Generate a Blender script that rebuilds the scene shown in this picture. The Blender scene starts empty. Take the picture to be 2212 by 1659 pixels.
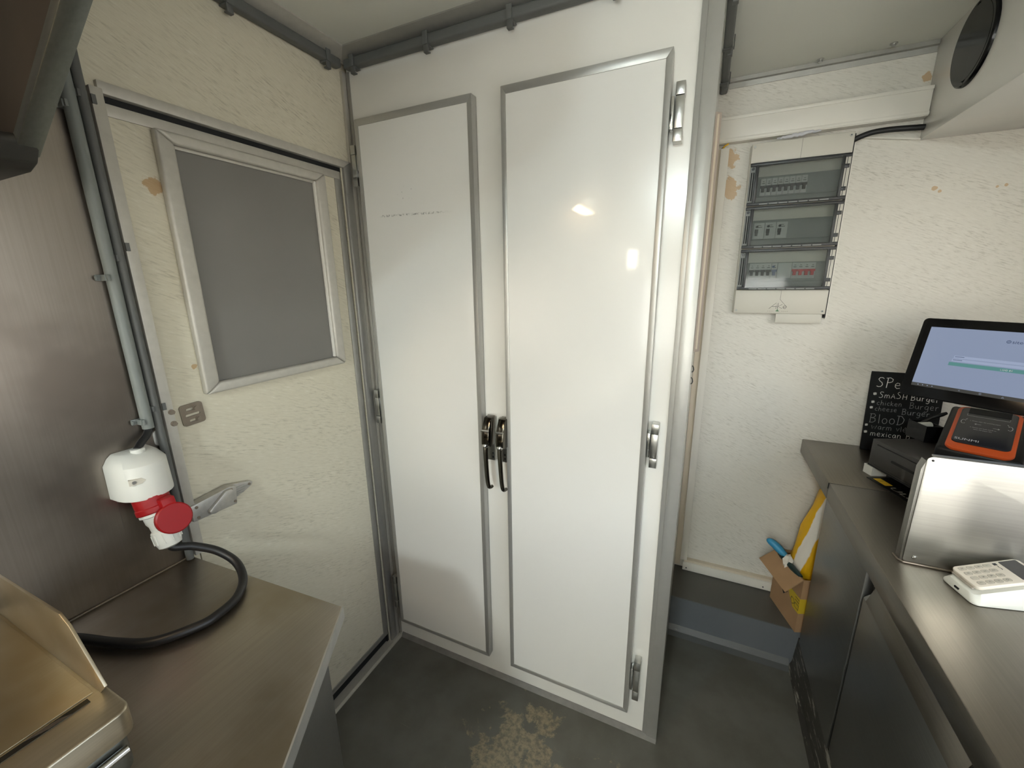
import bpy, bmesh, math, random
from mathutils import Vector, Matrix
random.seed(7)
SC = bpy.context.scene
COL = SC.collection

# ------------------------------------------------------------------ camera
cam_d = bpy.data.cameras.new('camera'); cam = bpy.data.objects.new('camera', cam_d); COL.objects.link(cam)
cam_d.sensor_fit = 'HORIZONTAL'; cam_d.sensor_width = 36.0; cam_d.lens = 885.6 * 36.0 / 2212.0
cam_d.clip_start = 0.02; cam_d.clip_end = 200
_yaw, _pit, _rol = -0.432, -0.2444, -0.0137
_fw = Vector((math.sin(_yaw) * math.cos(_pit), math.cos(_yaw) * math.cos(_pit), math.sin(_pit)))
_r = Vector((math.cos(_yaw), -math.sin(_yaw), 0)); _u = _r.cross(_fw)
_r2 = _r * math.cos(_rol) + _u * math.sin(_rol); _u2 = _u * math.cos(_rol) - _r * math.sin(_rol)
_m = Matrix((_r2, _u2, -_fw)).transposed().to_4x4(); _m.translation = Vector((1.102, -1.1449, 1.5038))
cam.matrix_world = _m
SC.camera = cam

# ------------------------------------------------------------------ world, sun, exposure
SC.view_settings.view_transform = 'Standard'; SC.view_settings.look = 'None'
SC.view_settings.gamma = 1.0; SC.view_settings.use_curve_mapping = False
SC.view_settings.exposure = 0.85
W = bpy.data.worlds.new('sky'); SC.world = W; W.use_nodes = True
wn = W.node_tree.nodes; wl = W.node_tree.links
sky = wn.new('ShaderNodeTexSky'); sky.sky_type = 'NISHITA'; sky.sun_disc = False
sky.sun_elevation = math.radians(24); sky.sun_rotation = math.radians(200); sky.air_density = 1.0; sky.dust_density = 2.5
hsv = wn.new('ShaderNodeHueSaturation'); hsv.inputs['Saturation'].default_value = 0.45   # thin bright haze
wl.new(sky.outputs[0], hsv.inputs['Color']); wl.new(hsv.outputs[0], wn['Background'].inputs[0]); wn['Background'].inputs[1].default_value = 0.57
sun_d = bpy.data.lights.new('sun', 'SUN'); sun = bpy.data.objects.new('sun', sun_d); COL.objects.link(sun)
sun_d.energy = 5.0; sun_d.angle = math.radians(0.6); sun_d.color = (1.0, 0.94, 0.85)
sun.rotation_euler = Vector((0.356, 1.0, -0.20)).to_track_quat('-Z', 'Y').to_euler()
sun['kind'] = 'helper'

# ------------------------------------------------------------------ material helpers
MATS = {}
def _nt(name):
    m = bpy.data.materials.new(name); m.use_nodes = True; MATS[name] = m
    nt = m.node_tree; return m, nt, nt.nodes, nt.links, nt.nodes['Principled BSDF']
def srgb(r, g, b):
    f = lambda c: (c / 255 / 12.92) if c / 255 <= 0.04045 else ((c / 255 + 0.055) / 1.055) ** 2.4
    return (f(r), f(g), f(b), 1.0)
def plain(name, col, rough=0.5, metal=0.0, var=0.0, scale=30, bump=0.0, bscale=200, coat=0.0, emit=None, es=1.0, spec=0.5):
    m, nt, N, L, P = _nt(name)
    P.inputs['Base Color'].default_value = col; P.inputs['Roughness'].default_value = rough; P.inputs['Metallic'].default_value = metal
    P.inputs['Specular IOR Level'].default_value = spec
    P.inputs['Coat Weight'].default_value = coat; P.inputs['Coat Roughness'].default_value = 0.06
    geo = N.new('ShaderNodeNewGeometry')
    if var > 0:
        t = N.new('ShaderNodeTexNoise'); t.inputs['Scale'].default_value = scale; t.inputs['Detail'].default_value = 5
        L.new(geo.outputs['Position'], t.inputs['Vector'])
        mr = N.new('ShaderNodeMapRange'); mr.inputs[1].default_value = 0.3; mr.inputs[2].default_value = 0.7
        mr.inputs[3].default_value = 1 - var; mr.inputs[4].default_value = 1 + var; L.new(t.outputs[0], mr.inputs[0])
        mx = N.new('ShaderNodeMix'); mx.data_type = 'RGBA'; mx.blend_type = 'MULTIPLY'; mx.inputs[0].default_value = 1
        mx.inputs[6].default_value = col; L.new(mr.outputs[0], mx.inputs[7]); L.new(mx.outputs[2], P.inputs['Base Color'])
    if bump > 0:
        t = N.new('ShaderNodeTexNoise'); t.inputs['Scale'].default_value = bscale; t.inputs['Detail'].default_value = 3
        L.new(geo.outputs['Position'], t.inputs['Vector'])
        b = N.new('ShaderNodeBump'); b.inputs['Strength'].default_value = bump; b.inputs['Distance'].default_value = 0.002
        L.new(t.outputs[0], b.inputs['Height']); L.new(b.outputs[0], P.inputs['Normal'])
    if emit:
        P.inputs['Emission Color'].default_value = emit; P.inputs['Emission Strength'].default_value = es
    return m
def lin(N, L, vec, coef):
    d = N.new('ShaderNodeVectorMath'); d.operation = 'DOT_PRODUCT'; d.inputs[1].default_value = coef
    L.new(vec, d.inputs[0]); return d.outputs['Value']
def mth(N, L, op, a, b=None, clamp=False):
    n = N.new('ShaderNodeMath'); n.operation = op; n.use_clamp = clamp
    for i, v in enumerate((a, b)):
        if v is None: continue
        if isinstance(v, (int, float)): n.inputs[i].default_value = v
        else: L.new(v, n.inputs[i])
    return n.outputs[0]
def mixc(N, L, fac, a, b, blend='MIX'):
    n = N.new('ShaderNodeMix'); n.data_type = 'RGBA'; n.blend_type = blend
    for i, v in ((0, fac), (6, a), (7, b)):
        if hasattr(v, 'links') or hasattr(v, 'is_linked'): L.new(v, n.inputs[i])
        else: n.inputs[i].default_value = v
    return n.outputs[2]
def noise(N, L, vec, scale, detail=4, rough=0.55, dist=0.0):
    t = N.new('ShaderNodeTexNoise'); t.inputs['Scale'].default_value = scale; t.inputs['Detail'].default_value = detail
    t.inputs['Roughness'].default_value = rough; t.inputs['Distortion'].default_value = dist
    L.new(vec, t.inputs['Vector']); return t.outputs[0]
def ramp(N, L, v, a, b, c=0.0, d=1.0, smooth=True):
    n = N.new('ShaderNodeMapRange'); n.clamp = True
    n.interpolation_type = 'SMOOTHSTEP' if smooth else 'LINEAR'
    for i, x in enumerate((a, b, c, d)): n.inputs[i + 1].default_value = x
    L.new(v, n.inputs[0]); return n.outputs[0]
def spots(N, L, pos, items, wob=0.6, nscale=60):
    """union of ragged round stains: items = (centre, radius)"""
    nz = noise(N, L, pos, nscale, 4); acc = None
    for c, r in items:
        d = N.new('ShaderNodeVectorMath'); d.operation = 'DISTANCE'; d.inputs[1].default_value = c; L.new(pos, d.inputs[0])
        e = mth(N, L, 'DIVIDE', d.outputs['Value'], r)
        e = mth(N, L, 'ADD', e, mth(N, L, 'MULTIPLY', mth(N, L, 'SUBTRACT', nz, 0.5), wob * 4))
        k = ramp(N, L, e, 0.85, 1.05, 1, 0)
        acc = k if acc is None else mth(N, L, 'MAXIMUM', acc, k)
    return acc
def marble(name, base, vein, stains=(), scol=None, rough=0.42):
    m, nt, N, L, P = _nt(name)
    geo = N.new('ShaderNodeNewGeometry'); pos = geo.outputs['Position']
    a = math.radians(22)
    cb = N.new('ShaderNodeCombineXYZ')
    L.new(lin(N, L, pos, (math.cos(a) * 36, math.cos(a) * 36, -math.sin(a) * 36)), cb.inputs[0])
    L.new(lin(N, L, pos, (math.sin(a) * 250, math.sin(a) * 250, math.cos(a) * 250)), cb.inputs[1])
    n1 = noise(N, L, cb.outputs[0], 1.0, 6, 0.62, 0.35)
    cb2 = N.new('ShaderNodeCombineXYZ')
    L.new(lin(N, L, pos, (math.cos(a) * 2.5, math.cos(a) * 2.5, -math.sin(a) * 2.5)), cb2.inputs[0])
    L.new(lin(N, L, pos, (math.sin(a) * 14, math.sin(a) * 14, math.cos(a) * 14)), cb2.inputs[1])
    n2 = noise(N, L, cb2.outputs[0], 1.0, 4, 0.5, 0.3)
    fine = ramp(N, L, n1, 0.48, 0.72); broad = ramp(N, L, n2, 0.35, 0.7)
    f = mth(N, L, 'MULTIPLY', fine, mth(N, L, 'ADD', mth(N, L, 'MULTIPLY', broad, 0.52), 0.14))
    c = mixc(N, L, f, base, vein)
    light = ramp(N, L, n1, 0.45, 0.25); c = mixc(N, L, mth(N, L, 'MULTIPLY', light, 0.22), c, (1, 1, 0.96, 1))
    if stains:
        c = mixc(N, L, mth(N, L, 'MULTIPLY', spots(N, L, pos, stains), 0.7), c, scol)
    L.new(c, P.inputs['Base Color']); P.inputs['Roughness'].default_value = rough
    return m
def steel(name, col, rough=0.3, axis='y', smudge=0.25, bump=0.04, tint=None):
    m, nt, N, L, P = _nt(name)
    geo = N.new('ShaderNodeNewGeometry'); pos = geo.outputs['Position']
    mp = N.new('ShaderNodeMapping'); L.new(pos, mp.inputs[0])
    s = {'x': (4, 260, 260), 'y': (260, 4, 260), 'z': (260, 260, 4)}[axis]; mp.inputs['Scale'].default_value = s
    g = noise(N, L, mp.outputs[0], 1.0, 3)
    b = noise(N, L, pos, 5.0, 5, 0.6, 0.6)
    r = mth(N, L, 'ADD', mth(N, L, 'MULTIPLY', mth(N, L, 'SUBTRACT', b, 0.5), smudge), rough)
    r = mth(N, L, 'ADD', r, mth(N, L, 'MULTIPLY', mth(N, L, 'SUBTRACT', g, 0.5), 0.03), True)
    L.new(r, P.inputs['Roughness']); P.inputs['Metallic'].default_value = 1.0
    c = mixc(N, L, ramp(N, L, g, 0.3, 0.7), (col[0] * .95, col[1] * .95, col[2] * .95, 1), (min(1, col[0] * 1.04), min(1, col[1] * 1.04), min(1, col[2] * 1.04), 1))
    if tint: c = mixc(N, L, ramp(N, L, noise(N, L, pos, 3.2, 4, 0.6), 0.42, 0.68), c, tint)
    L.new(c, P.inputs['Base Color'])
    bp = N.new('ShaderNodeBump'); bp.inputs['Strength'].default_value = bump; bp.inputs['Distance'].default_value = 0.001
    L.new(g, bp.inputs['Height']); L.new(bp.outputs[0], P.inputs['Normal'])
    return m

M = {}
M['marble_left'] = marble('marble_left', srgb(212, 205, 184), srgb(150, 142, 120), [((0, -0.588, 1.716), 0.017), ((0, -0.583, 1.315), 0.007)], srgb(176, 134, 74))
M['marble_back'] = marble('marble_back', srgb(216, 212, 202), srgb(152, 146, 132), [((1.147, .7287, 1.936), .030), ((1.150, .7287, 1.838), .034), ((1.160, .7287, 1.81), .02), ((1.748, .7287, 1.778), .007), ((1.762, .7287, 1.768), .004), ((1.896, .7287, 1.770), .005), ((1.915, .7287, 1.772), .004), ((1.672, .7287, 2.105), .014)], srgb(190, 150, 92))
M['laminate'] = plain('white_laminate', srgb(226, 224, 217), 0.22, var=0.012, scale=6, coat=0.25)
M['ceiling'] = plain('ceiling_white', srgb(218, 218, 208), 0.5, var=0.02, scale=3)
M['white_pvc'] = plain('white_pvc', srgb(226, 222, 212), 0.38)
M['beige_pvc'] = plain('beige_pvc', srgb(212, 200, 180), 0.4)
M['alu'] = plain('anodised_aluminium', srgb(172, 170, 164), 0.42, 0.7, var=0.04, scale=40)
M['alu_light'] = plain('light_aluminium', srgb(190, 186, 176), 0.45, 0.35, var=0.05, scale=60)
M['alu_cab'] = plain('cabinet_aluminium', srgb(176, 175, 170), 0.35, 0.55, var=0.02, scale=50)
M['grey_pvc'] = plain('grey_conduit', srgb(122, 126, 122), 0.42, var=0.03, scale=20)
M['dark_pvc'] = plain('dark_grey_trunking', srgb(92, 93, 90), 0.5, var=0.03, scale=20)
M['steel_wall'] = steel('brushed_steel_wall', srgb(150, 141, 132), 0.33, 'z', 0.08, bump=0.0, tint=srgb(130, 121, 112))
M['steel_top'] = steel('brushed_steel_counter', srgb(166, 158, 146), 0.37, 'y', 0.14, bump=0.0, tint=srgb(148, 137, 120))
M['steel_right'] = steel('brushed_steel_worktop', srgb(134, 128, 119), 0.325, 'y', 0.06, bump=0.0)
M['steel_cab'] = steel('steel_cabinet', srgb(148, 148, 146), 0.38, 'y', 0.06, bump=0.0)
M['steel_guard'] = steel('satin_steel_guard', srgb(168, 167, 162), 0.345, 'x', 0.10, bump=0.0)
M['steel_griddle'] = steel('greasy_steel', srgb(190, 182, 164), 0.40, 'y', 0.20, bump=0.02, tint=srgb(170, 156, 128))
M['steel_hood'] = steel('hood_steel', srgb(132, 134, 130), 0.4, 'x', 0.2)
M['hood_dark'] = plain('hood_inside', srgb(58, 50, 42), 0.55, 0.4, var=0.1, scale=12)
M['chrome'] = plain('chrome', srgb(205, 205, 203), 0.10, 1.0)
M['chrome_dark'] = plain('dark_chrome', srgb(92, 88, 80), 0.14, 1.0)
M['zinc'] = plain('zinc', srgb(190, 190, 186), 0.28, 1.0, var=0.06, scale=80)
M['latch_metal'] = plain('cast_latch_metal', srgb(186, 183, 176), 0.42, 0.6, var=0.08, scale=90)
M['bronze_plate'] = plain('dull_brown_plate', srgb(146, 134, 120), 0.40, 0.6, var=0.04, scale=80)
M['black'] = plain('black_rubber', srgb(22, 22, 23), 0.45)
M['black_gap'] = plain('gap_black', srgb(16, 17, 19), 0.7)
M['black_plastic'] = plain('black_plastic', srgb(18, 18, 19), 0.4, spec=0.3)
M['black_gloss'] = plain('black_gloss', srgb(8, 8, 9), 0.16, spec=0.25)
M['window_grey'] = plain('grey_film', srgb(120, 117, 112), 0.28, var=0.05, scale=4)
M['white_plastic'] = plain('white_plastic', srgb(212, 211, 203), 0.32)
M['red'] = plain('red_plastic', srgb(146, 14, 18), 0.42, spec=0.35)
M['red_print'] = plain('red_breaker', srgb(184, 40, 44), 0.4)
M['blue_print'] = plain('blue_breaker', srgb(60, 84, 120), 0.4)
M['box_grey'] = plain('box_grey', srgb(206, 202, 190), 0.42)
M['breaker_grey'] = plain('breaker_grey', srgb(186, 188, 182), 0.45)
M['shroud_grey'] = plain('shroud_grey', srgb(138, 141, 137), 0.5)
M['guide'] = plain('greyish_brown_plastic', srgb(178, 164, 152), 0.45)
M['gutter'] = plain('dark_gutter_steel', srgb(60, 58, 54), 0.45, 0.6, var=.08, scale=14)
M['bead'] = plain('brown_sealant', srgb(112, 100, 82), 0.6)
M['ink'] = plain('dark_ink', srgb(60, 62, 60), 0.6)
M['ink_green'] = plain('green_ink', srgb(70, 130, 84), 0.6)
M['cover_frame'] = plain('smoke_frame', srgb(40, 42, 44), 0.35)
M['drawer'] = plain('dark_grey_metal', srgb(62, 60, 58), 0.42, 0.2, bump=0.1, bscale=900)
M['slate'] = plain('chalkboard', srgb(13, 14, 15), 0.7, var=0.15, scale=15, spec=0.25)
M['chalk'] = plain('chalk', srgb(216, 216, 210), 0.9)
M['chalk_dim'] = plain('faint_chalk', srgb(134, 136, 134), 0.9)
M['orange'] = plain('orange_plastic', srgb(204, 84, 34), 0.4)
M['navy'] = plain('dark_printer_lid', srgb(34, 35, 40), 0.35)
M['print_white'] = plain('white_print', srgb(200, 200, 205), 0.6)
M['reader'] = plain('cream_plastic', srgb(232, 224, 210), 0.32)
M['dock'] = plain('white_dock', srgb(222, 222, 212), 0.32)
M['key'] = plain('grey_key', srgb(198, 192, 178), 0.4)
M['key_edge'] = plain('key_well', srgb(168, 160, 148), 0.5)
M['reader_screen'] = plain('reader_screen', srgb(84, 82, 82), 0.2)
M['cardboard'] = plain('cardboard', srgb(168, 134, 98), 0.8, var=0.05, scale=14)
M['tape'] = plain('yellow_tape', srgb(206, 176, 44), 0.45)
M['yellow_bag'] = plain('yellow_film', srgb(224, 172, 18), 0.32, bump=0.3, bscale=60)
M['white_bag'] = plain('white_film', srgb(226, 220, 208), 0.35, bump=0.3, bscale=60)
M['blue'] = plain('blue_film', srgb(56, 146, 190), 0.4, bump=0.2, bscale=80)
M['green_dark'] = plain('dark_green_film', srgb(18, 46, 46), 0.35)
M['yellow'] = plain('yellow_print', srgb(222, 178, 42), 0.5)
M['silver_print'] = plain('silver_print', srgb(190, 190, 182), 0.35, 0.3)
M['screen'] = plain('lit_screen', srgb(20, 22, 26), 0.15, emit=srgb(150, 163, 190), es=0.42)
M['screen_teal'] = plain('lit_button', srgb(20, 30, 28), 0.15, emit=srgb(98, 150, 148), es=0.42)
M['screen_line'] = plain('lit_field', srgb(20, 24, 28), 0.15, emit=srgb(165, 178, 205), es=0.45)
M['screen_ink'] = plain('lit_dark_text', srgb(10, 12, 14), 0.2, emit=srgb(50, 62, 90), es=0.6)
M['nav'] = plain('lit_navbar', srgb(20, 20, 20), 0.2, emit=srgb(58, 58, 56), es=0.6)
M['lamp_glow'] = plain('lamp_glow', (1, 1, 1, 1), 0.5, emit=(0.86, 0.98, 1.0, 1), es=124)
M['heat_glow'] = plain('heat_lamp_glow', (1, .7, .4, 1), 0.5, emit=(1.0, 0.74, 0.46, 1), es=34)
M['ground'] = plain('paving', srgb(206, 202, 192), 0.85, var=0.08, scale=2)

def glass_mat():
    m, nt, N, L, P = _nt('smoked_clear_plastic')
    P.inputs['Base Color'].default_value = (0.72, 0.74, 0.73, 1); P.inputs['Roughness'].default_value = 0.05
    tr = N.new('ShaderNodeBsdfTransparent'); tr.inputs[0].default_value = (0.77, 0.79, 0.79, 1)
    gl = N.new('ShaderNodeBsdfGlossy'); gl.inputs['Roughness'].default_value = 0.06; gl.inputs[0].default_value = (1, 1, 1, 1)
    fr = N.new('ShaderNodeFresnel'); fr.inputs[0].default_value = 1.5
    f2 = mth(N, L, 'MULTIPLY', fr.outputs[0], 0.8)
    mx = N.new('ShaderNodeMixShader'); L.new(f2, mx.inputs[0]); L.new(tr.outputs[0], mx.inputs[1]); L.new(gl.outputs[0], mx.inputs[2])
    L.new(mx.outputs[0], N['Material Output'].inputs[0]); return m
M['clear'] = glass_mat()
def frosted_mat():
    m, nt, N, L, P = _nt('frosted_pane')
    t = N.new('ShaderNodeBsdfTranslucent'); t.inputs[0].default_value = (.86, .88, .88, 1)
    L.new(t.outputs[0], N['Material Output'].inputs[0]); return m
M['frosted'] = frosted_mat()

def floor_mat():
    m, nt, N, L, P = _nt('grey_floor_coating')
    geo = N.new('ShaderNodeNewGeometry'); pos = geo.outputs['Position']
    base = mixc(N, L, ramp(N, L, noise(N, L, pos, 7, 5), .3, .7), srgb(84, 82, 74), srgb(98, 97, 90))
    n1 = noise(N, L, pos, 9, 8, 0.68, 0.4)
    d = N.new('ShaderNodeVectorMath'); d.operation = 'DISTANCE'; d.inputs[1].default_value = (0.72, -0.29, 0); L.new(pos, d.inputs[0])
    msk = mth(N, L, 'ADD', n1, ramp(N, L, d.outputs['Value'], 0.0, 0.46, 0.21, -0.20, False))
    wear = ramp(N, L, msk, 0.55, 0.60)
    worn = mixc(N, L, ramp(N, L, noise(N, L, pos, 60, 6, .7), .4, .62), srgb(146, 134, 108), srgb(104, 97, 84))
    c = mixc(N, L, mth(N, L, 'MULTIPLY', wear, 0.85), base, worn)
    mp = N.new('ShaderNodeMapping'); mp.inputs['Rotation'].default_value = (0, 0, 0.5); mp.inputs['Scale'].default_value = (2.5, 90, 1); L.new(pos, mp.inputs[0])
    sc = ramp(N, L, noise(N, L, mp.outputs[0], 1, 3), .70, .76); c = mixc(N, L, mth(N, L, 'MULTIPLY', sc, .35), c, srgb(140, 138, 130))
    L.new(c, P.inputs['Base Color']); P.inputs['Roughness'].default_value = 0.42
    b = N.new('ShaderNodeBump'); b.inputs['Strength'].default_value = .15; b.inputs['Distance'].default_value = .002
    L.new(mth(N, L, 'SUBTRACT', noise(N, L, pos, 30, 4), wear), b.inputs['Height']); L.new(b.outputs[0], P.inputs['Normal'])
    return m
M['floor'] = floor_mat()
def scuffed(name, base, light, axis_scale, lo, hi):
    m, nt, N, L, P = _nt(name)
    geo = N.new('ShaderNodeNewGeometry'); pos = geo.outputs['Position']
    mp = N.new('ShaderNodeMapping'); mp.inputs['Scale'].default_value = axis_scale; L.new(pos, mp.inputs[0])
    s = ramp(N, L, noise(N, L, mp.outputs[0], 1, 7, .7, .3), lo, hi)
    L.new(mixc(N, L, s, base, light), P.inputs['Base Color']); P.inputs['Roughness'].default_value = .45
    return m
M['plinth'] = scuffed('scuffed_plinth', srgb(62, 60, 55), srgb(176, 172, 160), (70, 10, 70), .555, .61)
M['dull_strip'] = plain('dull_grey_strip', srgb(124, 121, 116), 0.6, 0.0, var=.12, scale=30)
M['cove'] = scuffed('scuffed_cove', srgb(74, 76, 76), srgb(132, 134, 132), (9, 60, 60), .62, .70)
M['step'] = scuffed('step_coating', srgb(96, 100, 104), srgb(150, 152, 150), (5, 30, 60), .66, .74)
M['step_top'] = plain('step_top_coating', srgb(84, 82, 76), 0.42, var=.05, scale=8)
def door_panel_mat():
    m, nt, N, L, P = _nt('scuffed_white_laminate')
    geo = N.new('ShaderNodeNewGeometry'); pos = geo.outputs['Position']
    sx = N.new('ShaderNodeSeparateXYZ'); L.new(pos, sx.inputs[0])
    x, z = sx.outputs[0], sx.outputs[2]
    zc = mth(N, L, 'SUBTRACT', z, mth(N, L, 'ADD', mth(N, L, 'MULTIPLY', x, -0.02), 1.7175))
    band = ramp(N, L, mth(N, L, 'ABSOLUTE', zc), .0012, .0045, 1, 0)
    xr = mth(N, L, 'MULTIPLY', ramp(N, L, x, .12, .14), ramp(N, L, x, .30, .41, 1, 0.0))
    nz = ramp(N, L, noise(N, L, pos, 140, 4, .7), .46, .60)
    line = mth(N, L, 'MULTIPLY', mth(N, L, 'MULTIPLY', band, xr), nz)
    d = N.new('ShaderNodeVectorMath'); d.operation = 'DISTANCE'; d.inputs[1].default_value = (.225, -.03, 1.772); L.new(pos, d.inputs[0])
    sp = mth(N, L, 'MULTIPLY', ramp(N, L, d.outputs['Value'], .01, .05, 1, 0), ramp(N, L, noise(N, L, pos, 170, 2), .68, .72))
    mk = mth(N, L, 'MAXIMUM', line, sp)
    c = mixc(N, L, mth(N, L, 'MULTIPLY', mk, .75), srgb(227, 226, 221), srgb(92, 96, 92))
    L.new(c, P.inputs['Base Color']); P.inputs['Roughness'].default_value = .2; P.inputs['Coat Weight'].default_value = .5; P.inputs['Coat Roughness'].default_value = .04
    w = N.new('ShaderNodeBump'); w.inputs['Strength'].default_value = .06; w.inputs['Distance'].default_value = .01
    L.new(noise(N, L, pos, 2.2, 2), w.inputs['Height']); L.new(w.outputs[0], P.inputs['Normal']); L.new(w.outputs[0], P.inputs['Coat Normal'])
    return m
M['door_panel'] = door_panel_mat()

# ------------------------------------------------------------------ geometry helpers
XF = [Matrix.Identity(4)]
ORG = {}
def root(name, label, cat, loc, group=None):
    o = bpy.data.objects.new(name, None); o.empty_display_size = .05; COL.objects.link(o)
    loc = XF[0] @ Vector(loc); o.location = loc; ORG[o] = loc
    o['label'] = label; o['category'] = cat
    if group: o['group'] = group
    return o
def tag(o, label, cat, group=None):
    o['label'] = label; o['category'] = cat
    if group: o['group'] = group
    return o
def struct(o, label, cat=None):
    o['kind'] = 'structure'; o['label'] = label
    if cat: o['category'] = cat
    return o
def org(o):
    return ORG.get(o, Vector((0, 0, 0)))
def mk(name, verts, faces, mat, parent=None, smooth=False, recalc=True, bevel=0.0, seg=2, angle=30):
    off = org(parent) if parent else Vector((0, 0, 0))
    vs = [XF[0] @ Vector(v) - off for v in verts]
    me = bpy.data.meshes.new(name); me.from_pydata([tuple(v) for v in vs], [], faces)
    if recalc or bevel:
        bm = bmesh.new(); bm.from_mesh(me)
        bmesh.ops.recalc_face_normals(bm, faces=bm.faces)
        if bevel > 0:
            es = [e for e in bm.edges if len(e.link_faces) == 2 and e.calc_face_angle(0) > math.radians(angle)]
            bmesh.ops.bevel(bm, geom=es, offset=bevel, segments=seg, profile=.5, affect='EDGES', clamp_overlap=True)
        bm.to_mesh(me); bm.free()
    me.update()
    if smooth or (bevel > 0 and seg > 1):
        for p in me.polygons: p.use_smooth = True
        me.set_sharp_from_angle(angle=math.radians(35))
    me.materials.append(M[mat] if isinstance(mat, str) else mat)
    o = bpy.data.objects.new(name, me); COL.objects.link(o)
    if parent: o.parent = parent; ORG[o] = off
    return o
def boxgeo(lo, hi):
    (a, b, c), (d, e, f) = lo, hi
    v = [(a, b, c), (d, b, c), (d, e, c), (a, e, c), (a, b, f), (d, b, f), (d, e, f), (a, e, f)]
    return v, [(0, 3, 2, 1), (4, 5, 6, 7), (0, 1, 5, 4), (1, 2, 6, 5), (2, 3, 7, 6), (3, 0, 4, 7)]
def join(*geos):
    V, F = [], []
    for v, f in geos:
        n = len(V); V += list(v); F += [tuple(i + n for i in g) for g in f]
    return V, F
def box(name, lo, hi, mat, parent=None, bevel=0.0, seg=2):
    v, f = boxgeo(lo, hi); return mk(name, v, f, mat, parent, bevel=bevel, seg=seg)
def prismgeo(poly, axis, a, b):
    def P(u, v, t): return {'x': (t, u, v), 'y': (u, t, v), 'z': (u, v, t)}[axis]
    n = len(poly); V = [P(u, v, a) for u, v in poly] + [P(u, v, b) for u, v in poly]
    F = [tuple(range(n)), tuple(range(2 * n - 1, n - 1, -1))] + [(i, (i + 1) % n, n + (i + 1) % n, n + i) for i in range(n)]
    return V, F
def prism(name, poly, axis, a, b, mat, parent=None, bevel=0.0, seg=2):
    v, f = prismgeo(poly, axis, a, b); return mk(name, v, f, mat, parent, bevel=bevel, seg=seg)
def rrect(u0, v0, u1, v1, r, n=5):
    pts = []
    for cx, cy, a0 in ((u1 - r, v1 - r, 0), (u0 + r, v1 - r, 90), (u0 + r, v0 + r, 180), (u1 - r, v0 + r, 270)):
        for i in range(n + 1):
            a = math.radians(a0 + 90 * i / n); pts.append((cx + r * math.cos(a), cy + r * math.sin(a)))
    return pts
def tubegeo(pts, r, seg=12, cap=True):
    pts = [Vector(p) for p in pts]; rs = r if isinstance(r, (list, tuple)) else [r] * len(pts)
    V, F = [], []; prev = None
    for i, p in enumerate(pts):
        t = (pts[min(i + 1, len(pts) - 1)] - pts[max(i - 1, 0)])
        t = t.normalized() if t.length > 1e-9 else Vector((0, 0, 1))
        if prev is None:
            a = Vector((0, 0, 1)) if abs(t.z) < .9 else Vector((1, 0, 0)); n = t.cross(a).normalized()
        else:
            n = prev - t * prev.dot(t); n = n.normalized()
        prev = n; b = t.cross(n)
        for k in range(seg):
            an = 2 * math.pi * k / seg; V.append(tuple(p + (n * math.cos(an) + b * math.sin(an)) * rs[i]))
    for i in range(len(pts) - 1):
        for k in range(seg):
            F.append((i * seg + k, i * seg + (k + 1) % seg, (i + 1) * seg + (k + 1) % seg, (i + 1) * seg + k))
    if cap:
        F.append(tuple(range(seg - 1, -1, -1))); F.append(tuple(range((len(pts) - 1) * seg, len(pts) * seg)))
    return V, F
def spline(pts, sub=8):
    P = [Vector(p) for p in pts]; out = []
    for i in range(len(P) - 1):
        p0, p1, p2, p3 = P[max(i - 1, 0)], P[i], P[i + 1], P[min(i + 2, len(P) - 1)]
        for k in range(sub):
            t = k / sub
            out.append(0.5 * ((2 * p1) + (p2 - p0) * t + (2 * p0 - 5 * p1 + 4 * p2 - p3) * t * t + (3 * p1 - p0 - 3 * p2 + p3) * t ** 3))
    return out + [P[-1]]
def tube(name, pts, r, mat, parent=None, seg=12):
    v, f = tubegeo(pts, r, seg); return mk(name, v, f, mat, parent, smooth=True)
def cyl(name, p0, p1, r, mat, parent=None, seg=24, bevel=0.0):
    v, f = tubegeo([p0, p1], r, seg); return mk(name, v, f, mat, parent, smooth=True, bevel=bevel, seg=2)
def cylgeo(p0, p1, r, seg=16): return tubegeo([p0, p1], r, seg)
class at:
    """build in a local frame: origin o, local x = u, local y = v, local z = n"""
    def __init__(s, o, u, v):
        u = Vector(u).normalized(); v = Vector(v); v = (v - u * v.dot(u)).normalized(); n = u.cross(v)
        s.m = Matrix((u, v, n)).transposed().to_4x4(); s.m.translation = Vector(o)
    def __enter__(s): s.old = XF[0]; XF[0] = s.old @ s.m
    def __exit__(s, *a): XF[0] = s.old
def text(name, body, size, mat, parent, x=0, y=0, z=0, align='LEFT', shear=0.0, extrude=0.0001, sx=1.0):
    c = bpy.data.curves.new('t', 'FONT'); c.body = body; c.size = size; c.align_x = align; c.shear = shear; c.resolution_u = 3
    ob = bpy.data.objects.new('t', c); me = bpy.data.meshes.new_from_object(ob)
    vs = [(v.co.x * sx + x, v.co.y + y, z + extrude) for v in me.vertices]; fs = [tuple(p.vertices) for p in me.polygons]
    bpy.data.objects.remove(ob); bpy.data.curves.remove(c); bpy.data.meshes.remove(me)
    return mk(name, vs, fs, mat, parent, recalc=False)
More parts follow.
